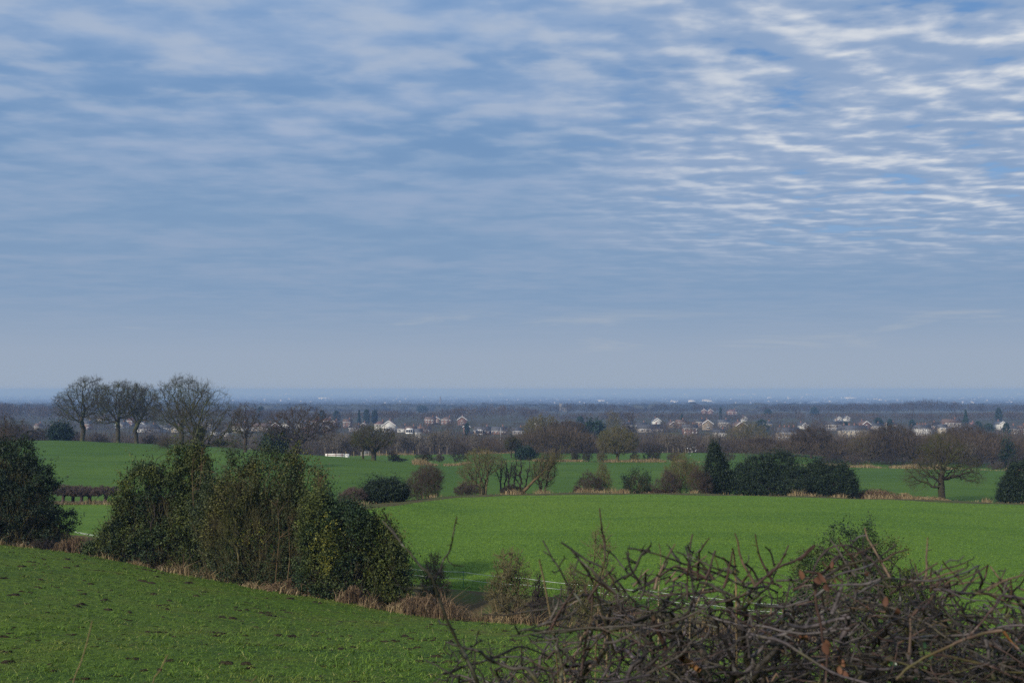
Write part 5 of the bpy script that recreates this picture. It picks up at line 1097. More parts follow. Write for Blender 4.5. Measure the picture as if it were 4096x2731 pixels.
# ================================================================== THE FOREGROUND HAWTHORN HEDGE (traced main limbs + grown tangle)
def RA(tx, ty): return (1500 + tx * .3706, 2150 + ty * .3706)
def RB(tx, ty): return (1700 + tx * .38265, 2131 + ty * .38265)
def RC(tx, ty): return (2500 + tx * .38265, 2131 + ty * .38265)
def RD(tx, ty): return (3196 + tx * .38265, 2131 + ty * .38265)
def RE(tx, ty): return (2200 + tx * .4343, 2050 + ty * .4343)
def FU(u, v): return (u, v)
HERO = [  # map, points, width in px start -> end, distance, kind
 (FU, [(1528, 2037), (1560, 2100), (1591, 2150)], 5, 7, 2.40, 'br'), (FU, [(1528, 2079), (1560, 2116), (1600, 2165)], 5, 7, 2.40, 'br'),
 (RA, [(245, 0), (300, 60), (420, 200), (520, 330), (610, 410), (650, 530), (690, 650), (755, 810), (775, 870), (830, 980), (880, 1080), (940, 1190), (1000, 1310), (1060, 1440), (1110, 1568)], 8, 19, 2.40, 'br'),
 (FU, [(1828, 2067), (1818, 2110), (1811, 2150)], 6, 7, 2.38, 'red'), (RA, [(840, 0), (800, 150), (740, 230), (710, 340), (650, 440)], 7, 9, 2.38, 'br'),
 (RA, [(340, 535), (500, 542), (640, 520)], 5, 7, 2.42, 'dk'), (RA, [(820, 480), (760, 510), (690, 558)], 4, 7, 2.36, 'dk'), (RA, [(550, 750), (620, 715), (700, 690)], 4, 6, 2.36, 'dk'), (RA, [(530, 440), (600, 435), (700, 375), (740, 370)], 4, 6, 2.42, 'dk'),
 (RA, [(775, 700), (740, 725), (720, 740)], 4, 6, 2.37, 'dk'), (RA, [(680, 890), (710, 930), (790, 935)], 6, 8, 2.4, 'dk'),
 (RA, [(770, 1120), (870, 1150), (1010, 1190), (1120, 1210), (1200, 1280), (1330, 1350), (1500, 1410), (1620, 1400), (1700, 1480), (1760, 1568)], 9, 20, 2.45, 'br'),
 (RA, [(1160, 1100), (1140, 1112), (1080, 1150), (1010, 1190)], 7, 9, 2.4, 'dk'), (RA, [(1120, 1000), (1100, 1060), (1092, 1140)], 7, 8, 2.4, 'dk'), (RA, [(900, 1260), (960, 1230), (1010, 1190)], 5, 7, 2.4, 'dk'),
 (RA, [(780, 1568), (870, 1410), (960, 1300), (1060, 1210)], 7, 8, 2.45, 'br'), (RA, [(540, 1310), (660, 1370), (830, 1470), (960, 1540)], 6, 10, 2.5, 'br'),
 (RA, [(1190, 1290), (1340, 1265), (1500, 1215), (1620, 1190)], 7, 6, 2.45, 'dk'), (RA, [(1080, 1210), (1085, 1330), (1070, 1450)], 6, 7, 2.45, 'dk'),
 (RA, [(1150, 825), (1400, 828), (1620, 790), (1870, 760), (2050, 700), (2159, 665)], 7, 11, 2.55, 'br'), (RB, [(1500, 715), (1600, 670), (1720, 650), (1850, 700), (1950, 750)], 11, 13, 2.55, 'br'),
 (RB, [(1280, 790), (1500, 825), (1800, 880), (1960, 900)], 7, 7, 2.5, 'br'), (RB, [(780, 745), (850, 790), (930, 830)], 5, 8, 2.6, 'dk'), (RB, [(940, 835), (1060, 760), (1200, 740), (1260, 690)], 7, 5, 2.52, 'dk'),
 (RB, [(980, 1040), (1030, 1018), (1100, 1020), (1230, 1040), (1350, 1045), (1500, 1030), (1650, 1000), (1900, 1020), (2050, 990), (2200, 930), (2352, 880)], 13, 15, 2.5, 'br'),
 (RB, [(1235, 80), (1310, 230), (1400, 370), (1480, 520), (1600, 680), (1700, 830)], 8, 13, 2.45, 'br'), (RB, [(1235, 185), (1270, 215), (1310, 230)], 5, 7, 2.45, 'dk'), (RB, [(1325, 395), (1380, 400), (1410, 380)], 5, 6, 2.45, 'dk'), (RB, [(1500, 545), (1490, 680), (1440, 850), (1300, 990)], 8, 6, 2.48, 'br'),
 (RB, [(1420, 95), (1560, 190), (1700, 290), (1850, 355)], 9, 11, 2.4, 'dk'), (RB, [(1530, 155), (1640, 310), (1740, 500), (1790, 620), (1830, 760), (1900, 980), (1970, 1230)], 12, 14, 2.6, 'green'),
 (FU, [(2397, 2031), (2403, 2090), (2408, 2131)], 6, 8, 2.35, 'red'), (RB, [(1850, 0), (1870, 110), (1872, 270), (1840, 400), (1800, 480), (1750, 600), (1730, 850), (1680, 1080), (1650, 1300), (1630, 1490)], 8, 13, 2.35, 'red'), (RB, [(1872, 290), (1980, 290)], 5, 4, 2.36, 'dk'),
 (RB, [(1920, 180), (2020, 280), (2100, 390), (2250, 500), (2352, 560)], 6, 9, 2.7, 'grey'), (RB, [(1880, 400), (1960, 460), (2040, 530), (2110, 640), (2140, 680)], 9, 13, 2.5, 'br'),
 (RB, [(1880, 640), (1980, 520), (2080, 460), (2180, 400), (2220, 330), (2260, 230), (2352, 180)], 12, 11, 2.4, 'br'), (RB, [(2230, 320), (2160, 300), (2110, 250), (2140, 210)], 8, 7, 2.4, 'dk'), (RB, [(2110, 420), (2090, 370), (2160, 320)], 6, 6, 2.42, 'dk'),
 (RB, [(2120, 160), (2250, 170), (2352, 190)], 6, 8, 2.35, 'br'), (RC, [(50, 155), (230, 190), (420, 250), (640, 330), (850, 380), (1050, 460), (1200, 540), (1330, 575), (1450, 560)], 8, 12, 2.35, 'br'),
 (RC, [(0, 470), (90, 395), (130, 310), (170, 220), (275, 130)], 14, 9, 2.38, 'br'), (RC, [(130, 310), (60, 280), (20, 230), (40, 210)], 8, 7, 2.38, 'dk'), (RC, [(170, 200), (210, 120)], 6, 4, 2.38, 'dk'),
 (RC, [(130, 570), (250, 620), (380, 690), (500, 740), (640, 800)], 10, 17, 2.5, 'mossy'), (RC, [(0, 940), (150, 890), (300, 830), (500, 720), (670, 610)], 11, 10, 2.45, 'dk'),
 (RC, [(200, 550), (260, 510), (380, 440), (520, 345)], 14, 11, 2.42, 'red'), (RC, [(520, 350), (640, 400), (760, 450), (860, 490)], 8, 9, 2.42, 'red'), (RC, [(215, 420), (210, 500), (200, 590), (150, 700)], 10, 12, 2.45, 'mossy'),
 (RC, [(640, 140), (665, 260), (690, 400), (705, 540), (720, 680)], 9, 9, 2.32, 'dk'), (RC, [(705, 10), (680, 130), (660, 300), (650, 500), (650, 700)], 7, 9, 2.36, 'red'), (RC, [(725, 180), (700, 250), (680, 330)], 6, 7, 2.32, 'dk'),
 (RC, [(870, 200), (960, 240), (1050, 280), (1120, 340), (1190, 410)], 8, 10, 2.4, 'dk'), (RC, [(540, 185), (640, 230), (760, 270), (900, 340), (1050, 400), (1180, 430)], 7, 10, 2.42, 'br'), (RC, [(475, 170), (540, 270), (620, 330)], 8, 8, 2.5, 'grey'),
 (RC, [(1465, 150), (1530, 220), (1560, 350)], 7, 9, 2.4, 'dk'), (RC, [(1710, 130), (1670, 220), (1640, 270), (1590, 340), (1540, 400), (1490, 450)], 7, 12, 2.38, 'red'), (RC, [(1300, 240), (1290, 300), (1250, 330)], 6, 7, 2.4, 'dk'),
 (RC, [(1990, 130), (1890, 220), (1800, 290), (1650, 350), (1540, 410), (1400, 540), (1200, 670), (1000, 715), (850, 730)], 11, 15, 2.4, 'red'), (RC, [(1260, 320), (1330, 380), (1400, 500), (1480, 560), (1600, 620)], 12, 10, 2.45, 'dk'),
 (RC, [(780, 510), (880, 530), (960, 590), (1100, 640), (1200, 720)], 16, 15, 2.5, 'mossy'), (RC, [(400, 590), (530, 540), (620, 570)], 10, 9, 2.5, 'mossy'),
 (RD, [(160, 400), (230, 260), (330, 165), (470, 125), (600, 155), (700, 230), (760, 275), (830, 380), (900, 490)], 8, 11, 2.3, 'bramble'),
 (RC, [(1700, 950), (1850, 992), (2050, 960), (2200, 910), (2352, 880)], 17, 16, 2.35, 'grey'), (RC, [(1130, 790), (1200, 790), (1300, 720), (1410, 640)], 14, 12, 2.35, 'br'), (RC, [(1360, 750), (1500, 770), (1650, 775), (1800, 730), (1920, 700)], 17, 11, 2.4, 'grey'),
 (RC, [(90, 1480), (250, 1360), (420, 1230), (560, 1130), (700, 1150)], 12, 13, 2.4, 'br'), (RC, [(0, 1545), (200, 1490), (300, 1440), (500, 1330), (600, 1260), (700, 1130)], 15, 15, 2.35, 'br'), (RC, [(400, 1070), (500, 980), (600, 880), (690, 780), (720, 690)], 10, 9, 2.4, 'br'),
 (RC, [(595, 1300), (680, 1350), (770, 1430)], 34, 26, 2.5, 'orange'), (RC, [(290, 860), (330, 980), (380, 1090), (430, 1220)], 22, 26, 2.35, 'redwood'), (RC, [(130, 980), (170, 1060), (230, 1130), (300, 1200)], 20, 28, 2.55, 'mossy'),
 (RC, [(1070, 700), (1100, 830), (1170, 960), (1230, 1080), (1270, 1200), (1290, 1350), (1320, 1560)], 34, 46, 2.7, 'mossy'), (RC, [(700, 1130), (780, 1200), (840, 1350), (880, 1560)], 30, 44, 2.8, 'mossy'), (RC, [(1690, 940), (1650, 1060), (1600, 1180), (1500, 1300), (1380, 1420), (1330, 1560)], 22, 30, 2.5, 'mossy'),
 (RC, [(700, 1150), (850, 1130), (1000, 1110), (1090, 1095)], 8, 9, 2.3, 'br'), (RC, [(1320, 1150), (1500, 1160), (1700, 1170), (1920, 1190)], 13, 9, 2.35, 'br'), (RC, [(900, 1330), (1000, 1250), (1150, 1150), (1230, 1130)], 9, 12, 2.3, 'br'), (RC, [(1700, 830), (1780, 930), (1790, 950)], 8, 8, 2.4, 'grey'),
 (RC, [(1780, 1010), (1900, 1050), (2050, 1075), (2150, 1040)], 10, 9, 2.4, 'br'), (RD, [(0, 1000), (120, 985), (200, 965), (300, 920), (420, 900), (540, 880)], 16, 14, 2.35, 'grey'), (RD, [(170, 660), (240, 610), (350, 550), (520, 540), (700, 530), (850, 480)], 9, 11, 2.3, 'grey'),
 (RD, [(440, 560), (410, 640), (385, 720), (345, 850)], 20, 25, 2.35, 'grey'), (RD, [(380, 790), (470, 720), (560, 665), (680, 600), (800, 530), (930, 470), (1080, 480), (1200, 492), (1300, 495), (1450, 485), (1600, 450), (1760, 400), (1870, 340)], 12, 8, 2.3, 'grey'),
 (RD, [(820, 300), (920, 270), (1000, 210), (1140, 172)], 9, 7, 2.35, 'red'), (RD, [(820, 115), (740, 160), (620, 210), (480, 230)], 7, 8, 2.35, 'red'), (RD, [(170, 130), (90, 210), (0, 290)], 8, 10, 2.35, 'red'), (RD, [(430, 240), (340, 310), (270, 390), (210, 420), (60, 400)], 11, 12, 2.38, 'red'),
 (RD, [(950, 640), (1080, 570), (1200, 480), (1330, 390), (1450, 310)], 12, 8, 2.4, 'red'), (RD, [(1150, 560), (1300, 480), (1500, 375), (1620, 350), (1750, 305)], 10, 7, 2.42, 'red'), (RD, [(1290, 500), (1500, 440), (1640, 400), (1730, 370)], 8, 9, 2.38, 'tan'), (RD, [(1230, 570), (1420, 540), (1560, 555), (1700, 480), (1880, 400), (1960, 345)], 8, 7, 2.42, 'red'),
 (RD, [(1400, 585), (1600, 600), (1800, 625), (1960, 630), (2150, 655), (2352, 685)], 13, 14, 2.4, 'grey'), (RD, [(1900, 600), (2000, 555), (2130, 480)], 11, 7, 2.38, 'tan'), (RD, [(1880, 640), (1890, 580), (1915, 490), (1880, 400), (1850, 380)], 14, 11, 2.42, 'dk'), (RD, [(1930, 500), (1955, 420), (1975, 335)], 9, 9, 2.42, 'red'),
 (RD, [(1495, 285), (1560, 360), (1640, 440), (1720, 540)], 6, 8, 2.4, 'red'), (RD, [(1205, 320), (1240, 430), (1260, 480)], 6, 7, 2.4, 'red'), (RD, [(2155, 375), (2130, 440), (2100, 520)], 4, 6, 2.4, 'red'), (RD, [(2205, 550), (2140, 630), (2040, 780), (1900, 950), (1740, 1110)], 8, 11, 2.3, 'red'),
 (RD, [(1020, 1525), (1150, 1400), (1300, 1305), (1430, 1240), (1600, 1160), (1780, 1090), (1950, 1040), (2130, 1015)], 12, 14, 2.2, 'tan'), (RD, [(1450, 735), (1550, 830), (1640, 920), (1740, 965), (1850, 1000), (1960, 1010)], 15, 12, 2.35, 'br'), (RD, [(1200, 970), (1260, 1090), (1290, 1180), (1310, 1280)], 8, 9, 2.25, 'purple'), (RD, [(1700, 1170), (1760, 1260), (1840, 1320), (1920, 1345)], 10, 11, 2.25, 'purple'),
 (RD, [(1165, 880), (1170, 1000), (1160, 1150), (1150, 1260)], 11, 14, 2.3, 'tan'), (RD, [(1190, 860), (1260, 800), (1340, 740), (1400, 650)], 14, 15, 2.35, 'red'), (RD, [(850, 640), (900, 760), (960, 870), (1060, 930)], 18, 22, 2.5, 'mossy'), (RD, [(450, 770), (600, 790), (740, 815), (900, 825)], 9, 11, 2.35, 'tan'),
 (RD, [(450, 1110), (560, 1060), (640, 990), (700, 900), (720, 860)], 13, 10, 2.35, 'br'), (RD, [(1030, 1150), (1150, 1090), (1300, 1000), (1480, 920), (1600, 905)], 9, 9, 2.3, 'tan'), (RD, [(1130, 1260), (1200, 1400), (1300, 1500), (1380, 1568)], 20, 28, 2.4, 'grey'), (RD, [(1350, 1420), (1500, 1440), (1700, 1480), (1900, 1440), (2100, 1380), (2352, 1310)], 24, 24, 2.6, 'mossy'),
 (RD, [(0, 1010), (150, 1045), (280, 1075), (360, 1030)], 10, 9, 2.35, 'br'), (RD, [(450, 1340), (650, 1400), (850, 1420), (1080, 1390)], 15, 15, 2.35, 'grey'), (RD, [(1940, 1090), (1990, 1300), (2010, 1430), (2050, 1568)], 18, 20, 2.3, 'grey'), (RD, [(2130, 1020), (2200, 1120), (2300, 1220)], 16, 13, 2.3, 'orange'),
 (RD, [(540, 1568), (620, 1480), (700, 1440)], 9, 9, 2.3, 'br'), (RD, [(240, 640), (260, 760), (320, 900)], 8, 8, 2.3, 'br'), (RD, [(350, 380), (500, 330), (620, 215)], 6, 7, 2.4, 'tan'), (RD, [(220, 500), (400, 450), (620, 380), (780, 320)], 9, 8, 2.35, 'purple'),
]
COLS = {'br': (.0, .4), 'dk': (.0, .15), 'grey': (.45, .62), 'red': (.68, .78), 'tan': (.80, .86), 'mossy': (.25, .4), 'green': (.18, .22), 'bramble': (.02, .1), 'purple': (.5, .58), 'orange': (.97, 1.0), 'redwood': (.72, .8)}
hm_, hnt, hb = nodes_of('hawthorn bark')
a_ = N(hnt, 'ShaderNodeAttribute'); a_.attribute_name = 'rnd'; tcn = N(hnt, 'ShaderNodeTexCoord')
cc = ramp(hnt, [(0, (.022, .017, .015)), (.17, (.045, .034, .028)), (.2, (.05, .055, .02)), (.24, (.075, .068, .045)), (.42, (.115, .1, .08)), (.47, (.15, .14, .135)), (.6, (.13, .11, .12)), (.66, (.075, .042, .034)), (.8, (.135, .075, .055)), (.86, (.2, .14, .085)), (.95, (.32, .23, .14)), (.97, (.26, .12, .03)), (1, (.3, .15, .04))], a_.outputs['Fac'])
n1 = noise(hnt, tcn.outputs['Object'], 22, 5); n2 = noise(hnt, tcn.outputs['Object'], 7, 4); n3 = noise(hnt, tcn.outputs['Object'], 90, 4)
cc = mixc(hnt, 1.0, cc, ramp(hnt, [(.3, (.17, .155, .155)), (.7, (.74, .69, .70))], n1), 'MULTIPLY')
cc = mixc(hnt, math_(hnt, 'MULTIPLY', smooth01(hnt, n2, .56, .68), .7), cc, (.07, .068, .012))
cc = mixc(hnt, math_(hnt, 'MULTIPLY', smooth01(hnt, n1, .6, .7), .5), cc, (.21, .21, .18))
hnt.links.new(cc, hb.inputs['Base Color']); hb.inputs['Roughness'].default_value = .62; hb.inputs['Specular IOR Level'].default_value = .4
bump(hnt, hb, n3, .7, .003)
M['hawthorn'] = hm_
g = np.random.default_rng(2024)
def smooth_path(P, n):
    P = np.asarray(P, float); m = len(P); s = np.concatenate([[0], np.cumsum(np.linalg.norm(np.diff(P, axis=0), axis=1))])
    q = np.linspace(0, s[-1], n); return np.stack([pchip1(s, P[:, k], q) for k in range(3)], 1), s[-1]
def tube(P, r, k=6):
    """one continuous tube with a closed tip"""
    n = len(P); d = nrm(np.gradient(P, axis=0)); ref = np.array([0.13, 1., .21]); a = nrm(np.cross(d, ref)); b = np.cross(d, a)
    t = np.arange(k) * 2 * math.pi / k
    V = (P[:, None] + (a[:, None] * np.cos(t)[None, :, None] + b[:, None] * np.sin(t)[None, :, None]) * r[:, None, None]).reshape(-1, 3)
    i = np.arange(k); j = (i + 1) % k; f = np.stack([i, j, j + k, i + k], 1)
    Fq = (np.arange(n - 1)[:, None, None] * k + f[None]).reshape(-1, 4)
    return V, Fq
HB = Acc(); SP = Acc(); CANE = []
def spurs(P, r, col, dens=1.0, thorn=.013):
    """thorns, buds and short gnarled spurs along a path"""
    L = np.linalg.norm(np.diff(P, axis=0), axis=1).sum(); m = int(L / .030 * dens)
    for _ in range(m):
        f = g.random() * (len(P) - 1.01); i = int(f); p = P[i] + (P[i + 1] - P[i]) * (f - i); rr = r[i]
        d = nrm(P[i + 1] - P[i]); o = nrm(np.cross(d, g.normal(size=3)))
        kind_ = g.random()
        if kind_ < .55:
            q = p + (o * .9 + d * .25) * thorn * (.5 + g.random()); V_, F_ = prisms(p[None], q[None], np.array([max(.0016, rr * .35)]), np.array([.0003]), 4); SP.add(V_, F_, .05 + .1 * g.random())
        elif kind_ < .78:
            q = p + o * (rr + .004); V_, F_ = prisms(p[None], q[None], np.array([rr * .9 + .001]), np.array([rr * .5 + .001]), 5); SP.add(V_, F_, .1 * g.random())
        else:
            n_ = g.integers(2, 5); q = p; dd = nrm(o + d * .5 * g.normal() + np.array([0, 0, .3])); pts = [p]
            for _k in range(n_): dd = nrm(dd + g.normal(size=3) * .55); q = q + dd * (.008 + .016 * g.random()); pts.append(q)
            pts = np.array(pts); V_, F_ = tube(pts, np.linspace(max(.0018, rr * .5), .0012, len(pts)), 5); SP.add(V_, F_, col * .6)
            for pp in pts[1:]:
                if g.random() < .6: V_, F_ = prisms(pp[None], (pp + nrm(g.normal(size=3)) * .010)[None], np.array([.0013]), np.array([.0003]), 3); SP.add(V_, F_, .08)
for (mp, pts, w0, w1, D, kd) in HERO:
    uv = [mp(*p) for p in pts]; m = len(uv); dd = D + g.normal() * .05 + np.cumsum(g.normal(size=m)) * .02
    P0 = np.array([at(a, b_, c_) for (a, b_), c_ in zip(uv, dd)])
    n_ = max(6, int(np.linalg.norm(np.diff(P0, axis=0), axis=1).sum() / .012)); P, L = smooth_path(P0, n_)
    P = P + np.cumsum(g.normal(size=P.shape) * .0008, 0) * np.linspace(1, 0, n_)[:, None]
    r = np.linspace(w0, w1, n_) * .78 / 2 / F * D * (1 + .12 * g.normal(size=n_) * (g.random(n_) < .3)); c0 = COLS[kd]; col = c0[0] + (c0[1] - c0[0]) * g.random()
    V_, F_ = tube(P, np.abs(r) * 1.05, 8 if w1 > 15 else 6)
    if kd == 'bramble': CANE.append((V_, F_)); continue
    HB.add(V_, F_, col)
    spurs(P, r, col, {'green': .1, 'tan': .2, 'mossy': .5, 'orange': .1, 'redwood': .1, 'red': .8}.get(kd, 1.0))
# grown tangle: gnarled woody growth filling the hedge volume
HT = pl((1500, 2720), (1700, 2690), (1850, 2610), (2000, 2560), (2150, 2480), (2300, 2400), (2450, 2330), (2600, 2290), (2800, 2290), (3000, 2300), (3200, 2290), (3350, 2250), (3500, 2240), (3650, 2290), (3800, 2330), (3950, 2330), (4100, 2370), (4500, 2400))
DENS = pl((1500, .05), (1800, .2), (2050, .3), (2350, .38), (2600, .6), (3000, 1.0), (4500, 1.0))
def in_hedge(n, dmin, dmax, power=1.0):
    out = []
    while len(out) < n:
        u = g.uniform(1600, 4500); 
        if g.random() > DENS(u): continue
        D = g.uniform(dmin, dmax); t_ = HT(u); v = t_ + 20 + (3000 - t_) * g.random() ** power
        # fewer near the top edge so that the outline stays open
        if v < t_ + 110 and g.random() < .55: continue
        out.append(at(u, v, D))
    return np.array(out)
A0 = in_hedge(4600, 2.35, 3.7, .9)
roots = []
for x in np.arange(-.15, 2.3, .15):
    y = 2.95 + g.normal() * .3; roots.append((x + g.normal() * .06, y))
nodes = []; par = []
for (x, y) in roots:
    z0 = gz(x, y) - .05; prev = -1; p = np.array([x, y, z0]); zt_ = -1.05 + g.normal() * .08
    while p[2] < zt_:
        nodes.append(p.copy()); par.append(prev); prev = len(nodes) - 1; p = p + np.array([g.normal() * .012, g.normal() * .012, .04])
P = np.array(nodes); step = .027; nch = np.zeros(len(P), int)
A_ = A0; dist = np.linalg.norm(A_[:, None] - P[None], axis=2); near = dist.argmin(1); dist = dist.min(1)
for it in range(110):
    ok = dist > .035; A_, near, dist = A_[ok], near[ok], dist[ok]
    act = (dist < .5) & (nch[near] < 4)
    if len(A_) == 0 or not act.any(): break
    Dm = np.zeros_like(P); np.add.at(Dm, near[act], nrm(A_[act] - P[near[act]])); idx = np.unique(near[act])
    dd = nrm(nrm(Dm[idx]) + g.normal(size=(len(idx), 3)) * .33); New = P[idx] + dd * step * (.7 + .6 * g.random((len(idx), 1)))
    base = len(P); P = np.concatenate([P, New]); par += list(idx); nch[idx] += 1; nch = np.concatenate([nch, np.zeros(len(New), int)])
    dn = np.linalg.norm(A_[:, None] - New[None], axis=2); j = dn.argmin(1); m = dn[np.arange(len(A_)), j]; b_ = m < dist; near = np.where(b_, base + j, near); dist = np.where(b_, m, dist)
par = np.array(par); nn_ = counts(P, par); r = .0016 * nn_ ** .43
r = np.minimum(r, .022)
idx = np.where(par >= 0)[0]; pa = par[idx]
# one tone per limb: inherit from the parent, change now and then
tone = np.zeros(len(P))
for i_ in range(len(P)): tone[i_] = g.choice([.05, .3, .4, .5, .57, .72, .9], p=[.26, .22, .16, .12, .12, .08, .04]) if par[i_] < 0 or g.random() < .06 else tone[par[i_]]
V_, F_ = prisms(P[pa], P[idx], np.minimum(r[pa], r[idx] * 1.25), r[idx], 6, .45); HB.add(V_, F_, np.repeat(tone[idx], 6))
thin = idx[r[idx] < .007]
for i_ in thin[g.random(len(thin)) < .8]:
    p = P[i_]; o = nrm(g.normal(size=3)); V_, F_ = prisms(p[None], (p + o * .015 * (.5 + g.random()))[None], np.array([.0018]), np.array([.0003]), 3); SP.add(V_, F_, .08)
# long laid and crossing shoots
def shoot(p, d, L, r0, col, wig=.12, thorns=.7):
    n_ = max(5, int(L / .025)); Q = [p]
    for _ in range(n_): d = nrm(d + g.normal(size=3) * wig); p = p + d * L / n_; Q.append(p)
    Q = np.array(Q); uq = 2048 + F * Q[:, 0] / Q[:, 1]; vq = HV - Q[:, 2] / Q[:, 1] * F
    if thorns < 1 and (vq - np.array([HT(a) for a in uq])).min() < -45: return
    rr = np.linspace(r0, r0 * .45, len(Q)); V_, F_ = tube(Q, rr, 6); HB.add(V_, F_, col); spurs(Q, rr, col, thorns)
S0 = in_hedge(500, 2.25, 3.6, .8)
for p in S0:
    sgn = 1 if g.random() < .55 else -1; d = nrm(np.array([sgn * (.6 + g.random()), g.normal() * .35, .12 + .35 * g.normal()])); L = .18 + .38 * g.random()
    # keep the shoot under the clipped top of the hedge
    e = p + d * L; ue = 2048 + F * e[0] / e[1]; ve = HV - e[2] / e[1] * F
    if ve < HT(ue) - 10 + 30 * g.random(): d[2] = -abs(d[2]) * .3
    shoot(p, d, L, .0016 + .0026 * g.random() ** 2, g.choice([.05, .3, .4, .5, .57, .72, .78, .9], p=[.2, .16, .14, .12, .14, .14, .06, .04]), .13, .6)
for p in in_hedge(420, 2.2, 3.2, .9):
    sgn = 1 if g.random() < .6 else -1; shoot(p, nrm(np.array([sgn * (.5 + g.random()), g.normal() * .4, .25 + .5 * g.normal()])), .08 + .2 * g.random(), .0011 + .0009 * g.random(), g.choice([.03, .12, .3, .57, .7, .76]), .2, .9)
# short upright tips along the top
for _ in range(70):
    u = g.uniform(2150, 4200); D = g.uniform(2.25, 2.8); p = at(u, HT(u) + 60 * g.random() + 20, D); d = nrm(np.array([g.normal() * .9, g.normal() * .3, .7])); shoot(p, d, .05 + .09 * g.random(), .0035, g.choice([.05, .4, .72, .9]), .15, 1.2)
hedge = empty('hawthorn_hedge', on_ground(3100, 2.9), 'cut bare hawthorn hedge with thorny tangled branches filling the lower right foreground', 'hedge')
loc = np.array(hedge.location)
for A, nm in ((HB, 'branches'), (SP, 'thorns')):
    me = mesh(nm, np.concatenate(A.V) - loc, np.concatenate(A.F), M['hawthorn'], np.concatenate(A.R), smooth=True); link(nm, me, hedge)
# bramble cane arching over the hedge
V_, F_ = CANE[0]; c0 = V_[0]; A = Acc(); A.add(V_ - c0, F_, .5)
M['cane'] = bark_mat('bramble cane', [(0, (.05, .035, .035)), (1, (.07, .05, .05))], 8); tag(link('bramble_cane', A.mesh('bramble_cane', M['cane'], True), loc=c0), 'dark bramble cane arching over the top of the hedge', 'bramble')
# dead stalks
M['stalk'] = bark_mat('pale dead stalk', [(0, (.24, .17, .09)), (1, (.36, .28, .17))], 6, bumpy=True)
def stalk(mp, pts, w0, w1, D, label, name='dead_stalk', mat='stalk'):
    uv = [mp(*p) for p in pts]; P0 = np.array([at(a, b_, D + .04 * i) for i, (a, b_) in enumerate(uv)])
    # carry the foot on down to the ground
    dlast = P0[-1] - P0[-2]; foot = P0[-1].copy()
    gzf = gz(foot[0], max(foot[1], 1.3)); 
    if foot[2] > gzf: P0 = np.concatenate([P0, [[foot[0] + dlast[0] * .8, foot[1] + .05, gzf - .03]]])
    P, L = smooth_path(P0, 40); r_ = np.linspace(w0, w1, 40) / 2 / F * D * (1 + .25 * (np.arange(40) % 9 == 4)); V_, F_ = tube(P, r_, 7); c0 = P[-1]; A = Acc(); A.add(V_ - c0, F_, g.random())
    return tag(link(name, A.mesh(name, M[mat], True), loc=c0), label, 'stalk', 'dead stalks in the foreground')
stalk(RB, [(1195, 280), (1230, 430), (1280, 680), (1310, 850), (1350, 1050), (1420, 1330), (1470, 1568)], 7, 13, 2.3, 'long pale dead stalk leaning through the left part of the hedge')
stalk(RB, [(1370, 1260), (1385, 1400), (1395, 1568)], 6, 7, 2.5, 'thin pale stalk beside the long leaning one')
stalk(RB, [(1905, 850), (1908, 1050), (1900, 1300), (1905, 1568)], 6, 9, 2.7, 'straight pale stalk standing in the middle of the hedge')
stalk(RB, [(1810, 770), (1800, 950), (1785, 1200), (1780, 1568)], 5, 7, 2.8, 'thin straight stalk left of the straight pale one')
stalk(RC, [(1125, 165), (1140, 240), (1150, 350), (1160, 500)], 8, 8, 2.6, 'short pale stalk with a frayed tip above the hedge')
stalk(RC, [(355, 110), (372, 200), (372, 380), (350, 600)], 4, 5, 2.9, 'faint thin stalk above the left middle of the hedge')
stalk(RC, [(880, 440), (820, 590), (750, 740), (680, 900)], 6, 7, 2.8, 'slanting straw coloured stalk inside the hedge')
stalk(FU, [(369, 2482), (345, 2580), (320, 2660), (293, 2731)], 4, 6, 2.2, 'thin brown stalk at the lower left, bent left')
stalk(FU, [(670, 2617), (640, 2680), (610, 2731)], 4, 6, 2.2, 'thin grey stalk at the lower left, right of the brown one')
stalk(FU, [(1028, 2700), (1015, 2718), (1000, 2740)], 3, 4, 2.2, 'tip of a pale stalk at the bottom edge')
# withered leaves hanging in the hedge and a few ivy leaves
M['brownleaf'] = leaf_mat('withered leaf', [(0, (.05, .025, .017)), (.5, (.10, .045, .027)), (1, (.16, .08, .045))], rough=.7, spec=.2); M['ivyleaf'] = leaf_mat('glossy ivy leaf', [(0, (.01, .03, .015)), (1, (.03, .07, .03))], rough=.3)
def leafmesh(L, w, curl, g):
    s = np.linspace(0, 1, 6); wd = np.sin(s * math.pi) ** .7 * w; V_ = []
    for k_, (a, b_) in enumerate(zip(s, wd)):
        for q in (-1, 0, 1): V_.append((q * b_, -curl * a * a * L + abs(q) * b_ * .5, -a * L * (1 - .2 * a)))
    F_ = [(k_ * 3 + q, k_ * 3 + q + 1, k_ * 3 + q + 4, k_ * 3 + q + 3) for k_ in range(5) for q in range(2)]
    V_ = np.array(V_); V2 = V_ + np.array([0, .0008, 0]); return np.concatenate([V_, V2]), np.concatenate([np.array(F_), np.array(F_)[:, ::-1] + len(V_)])
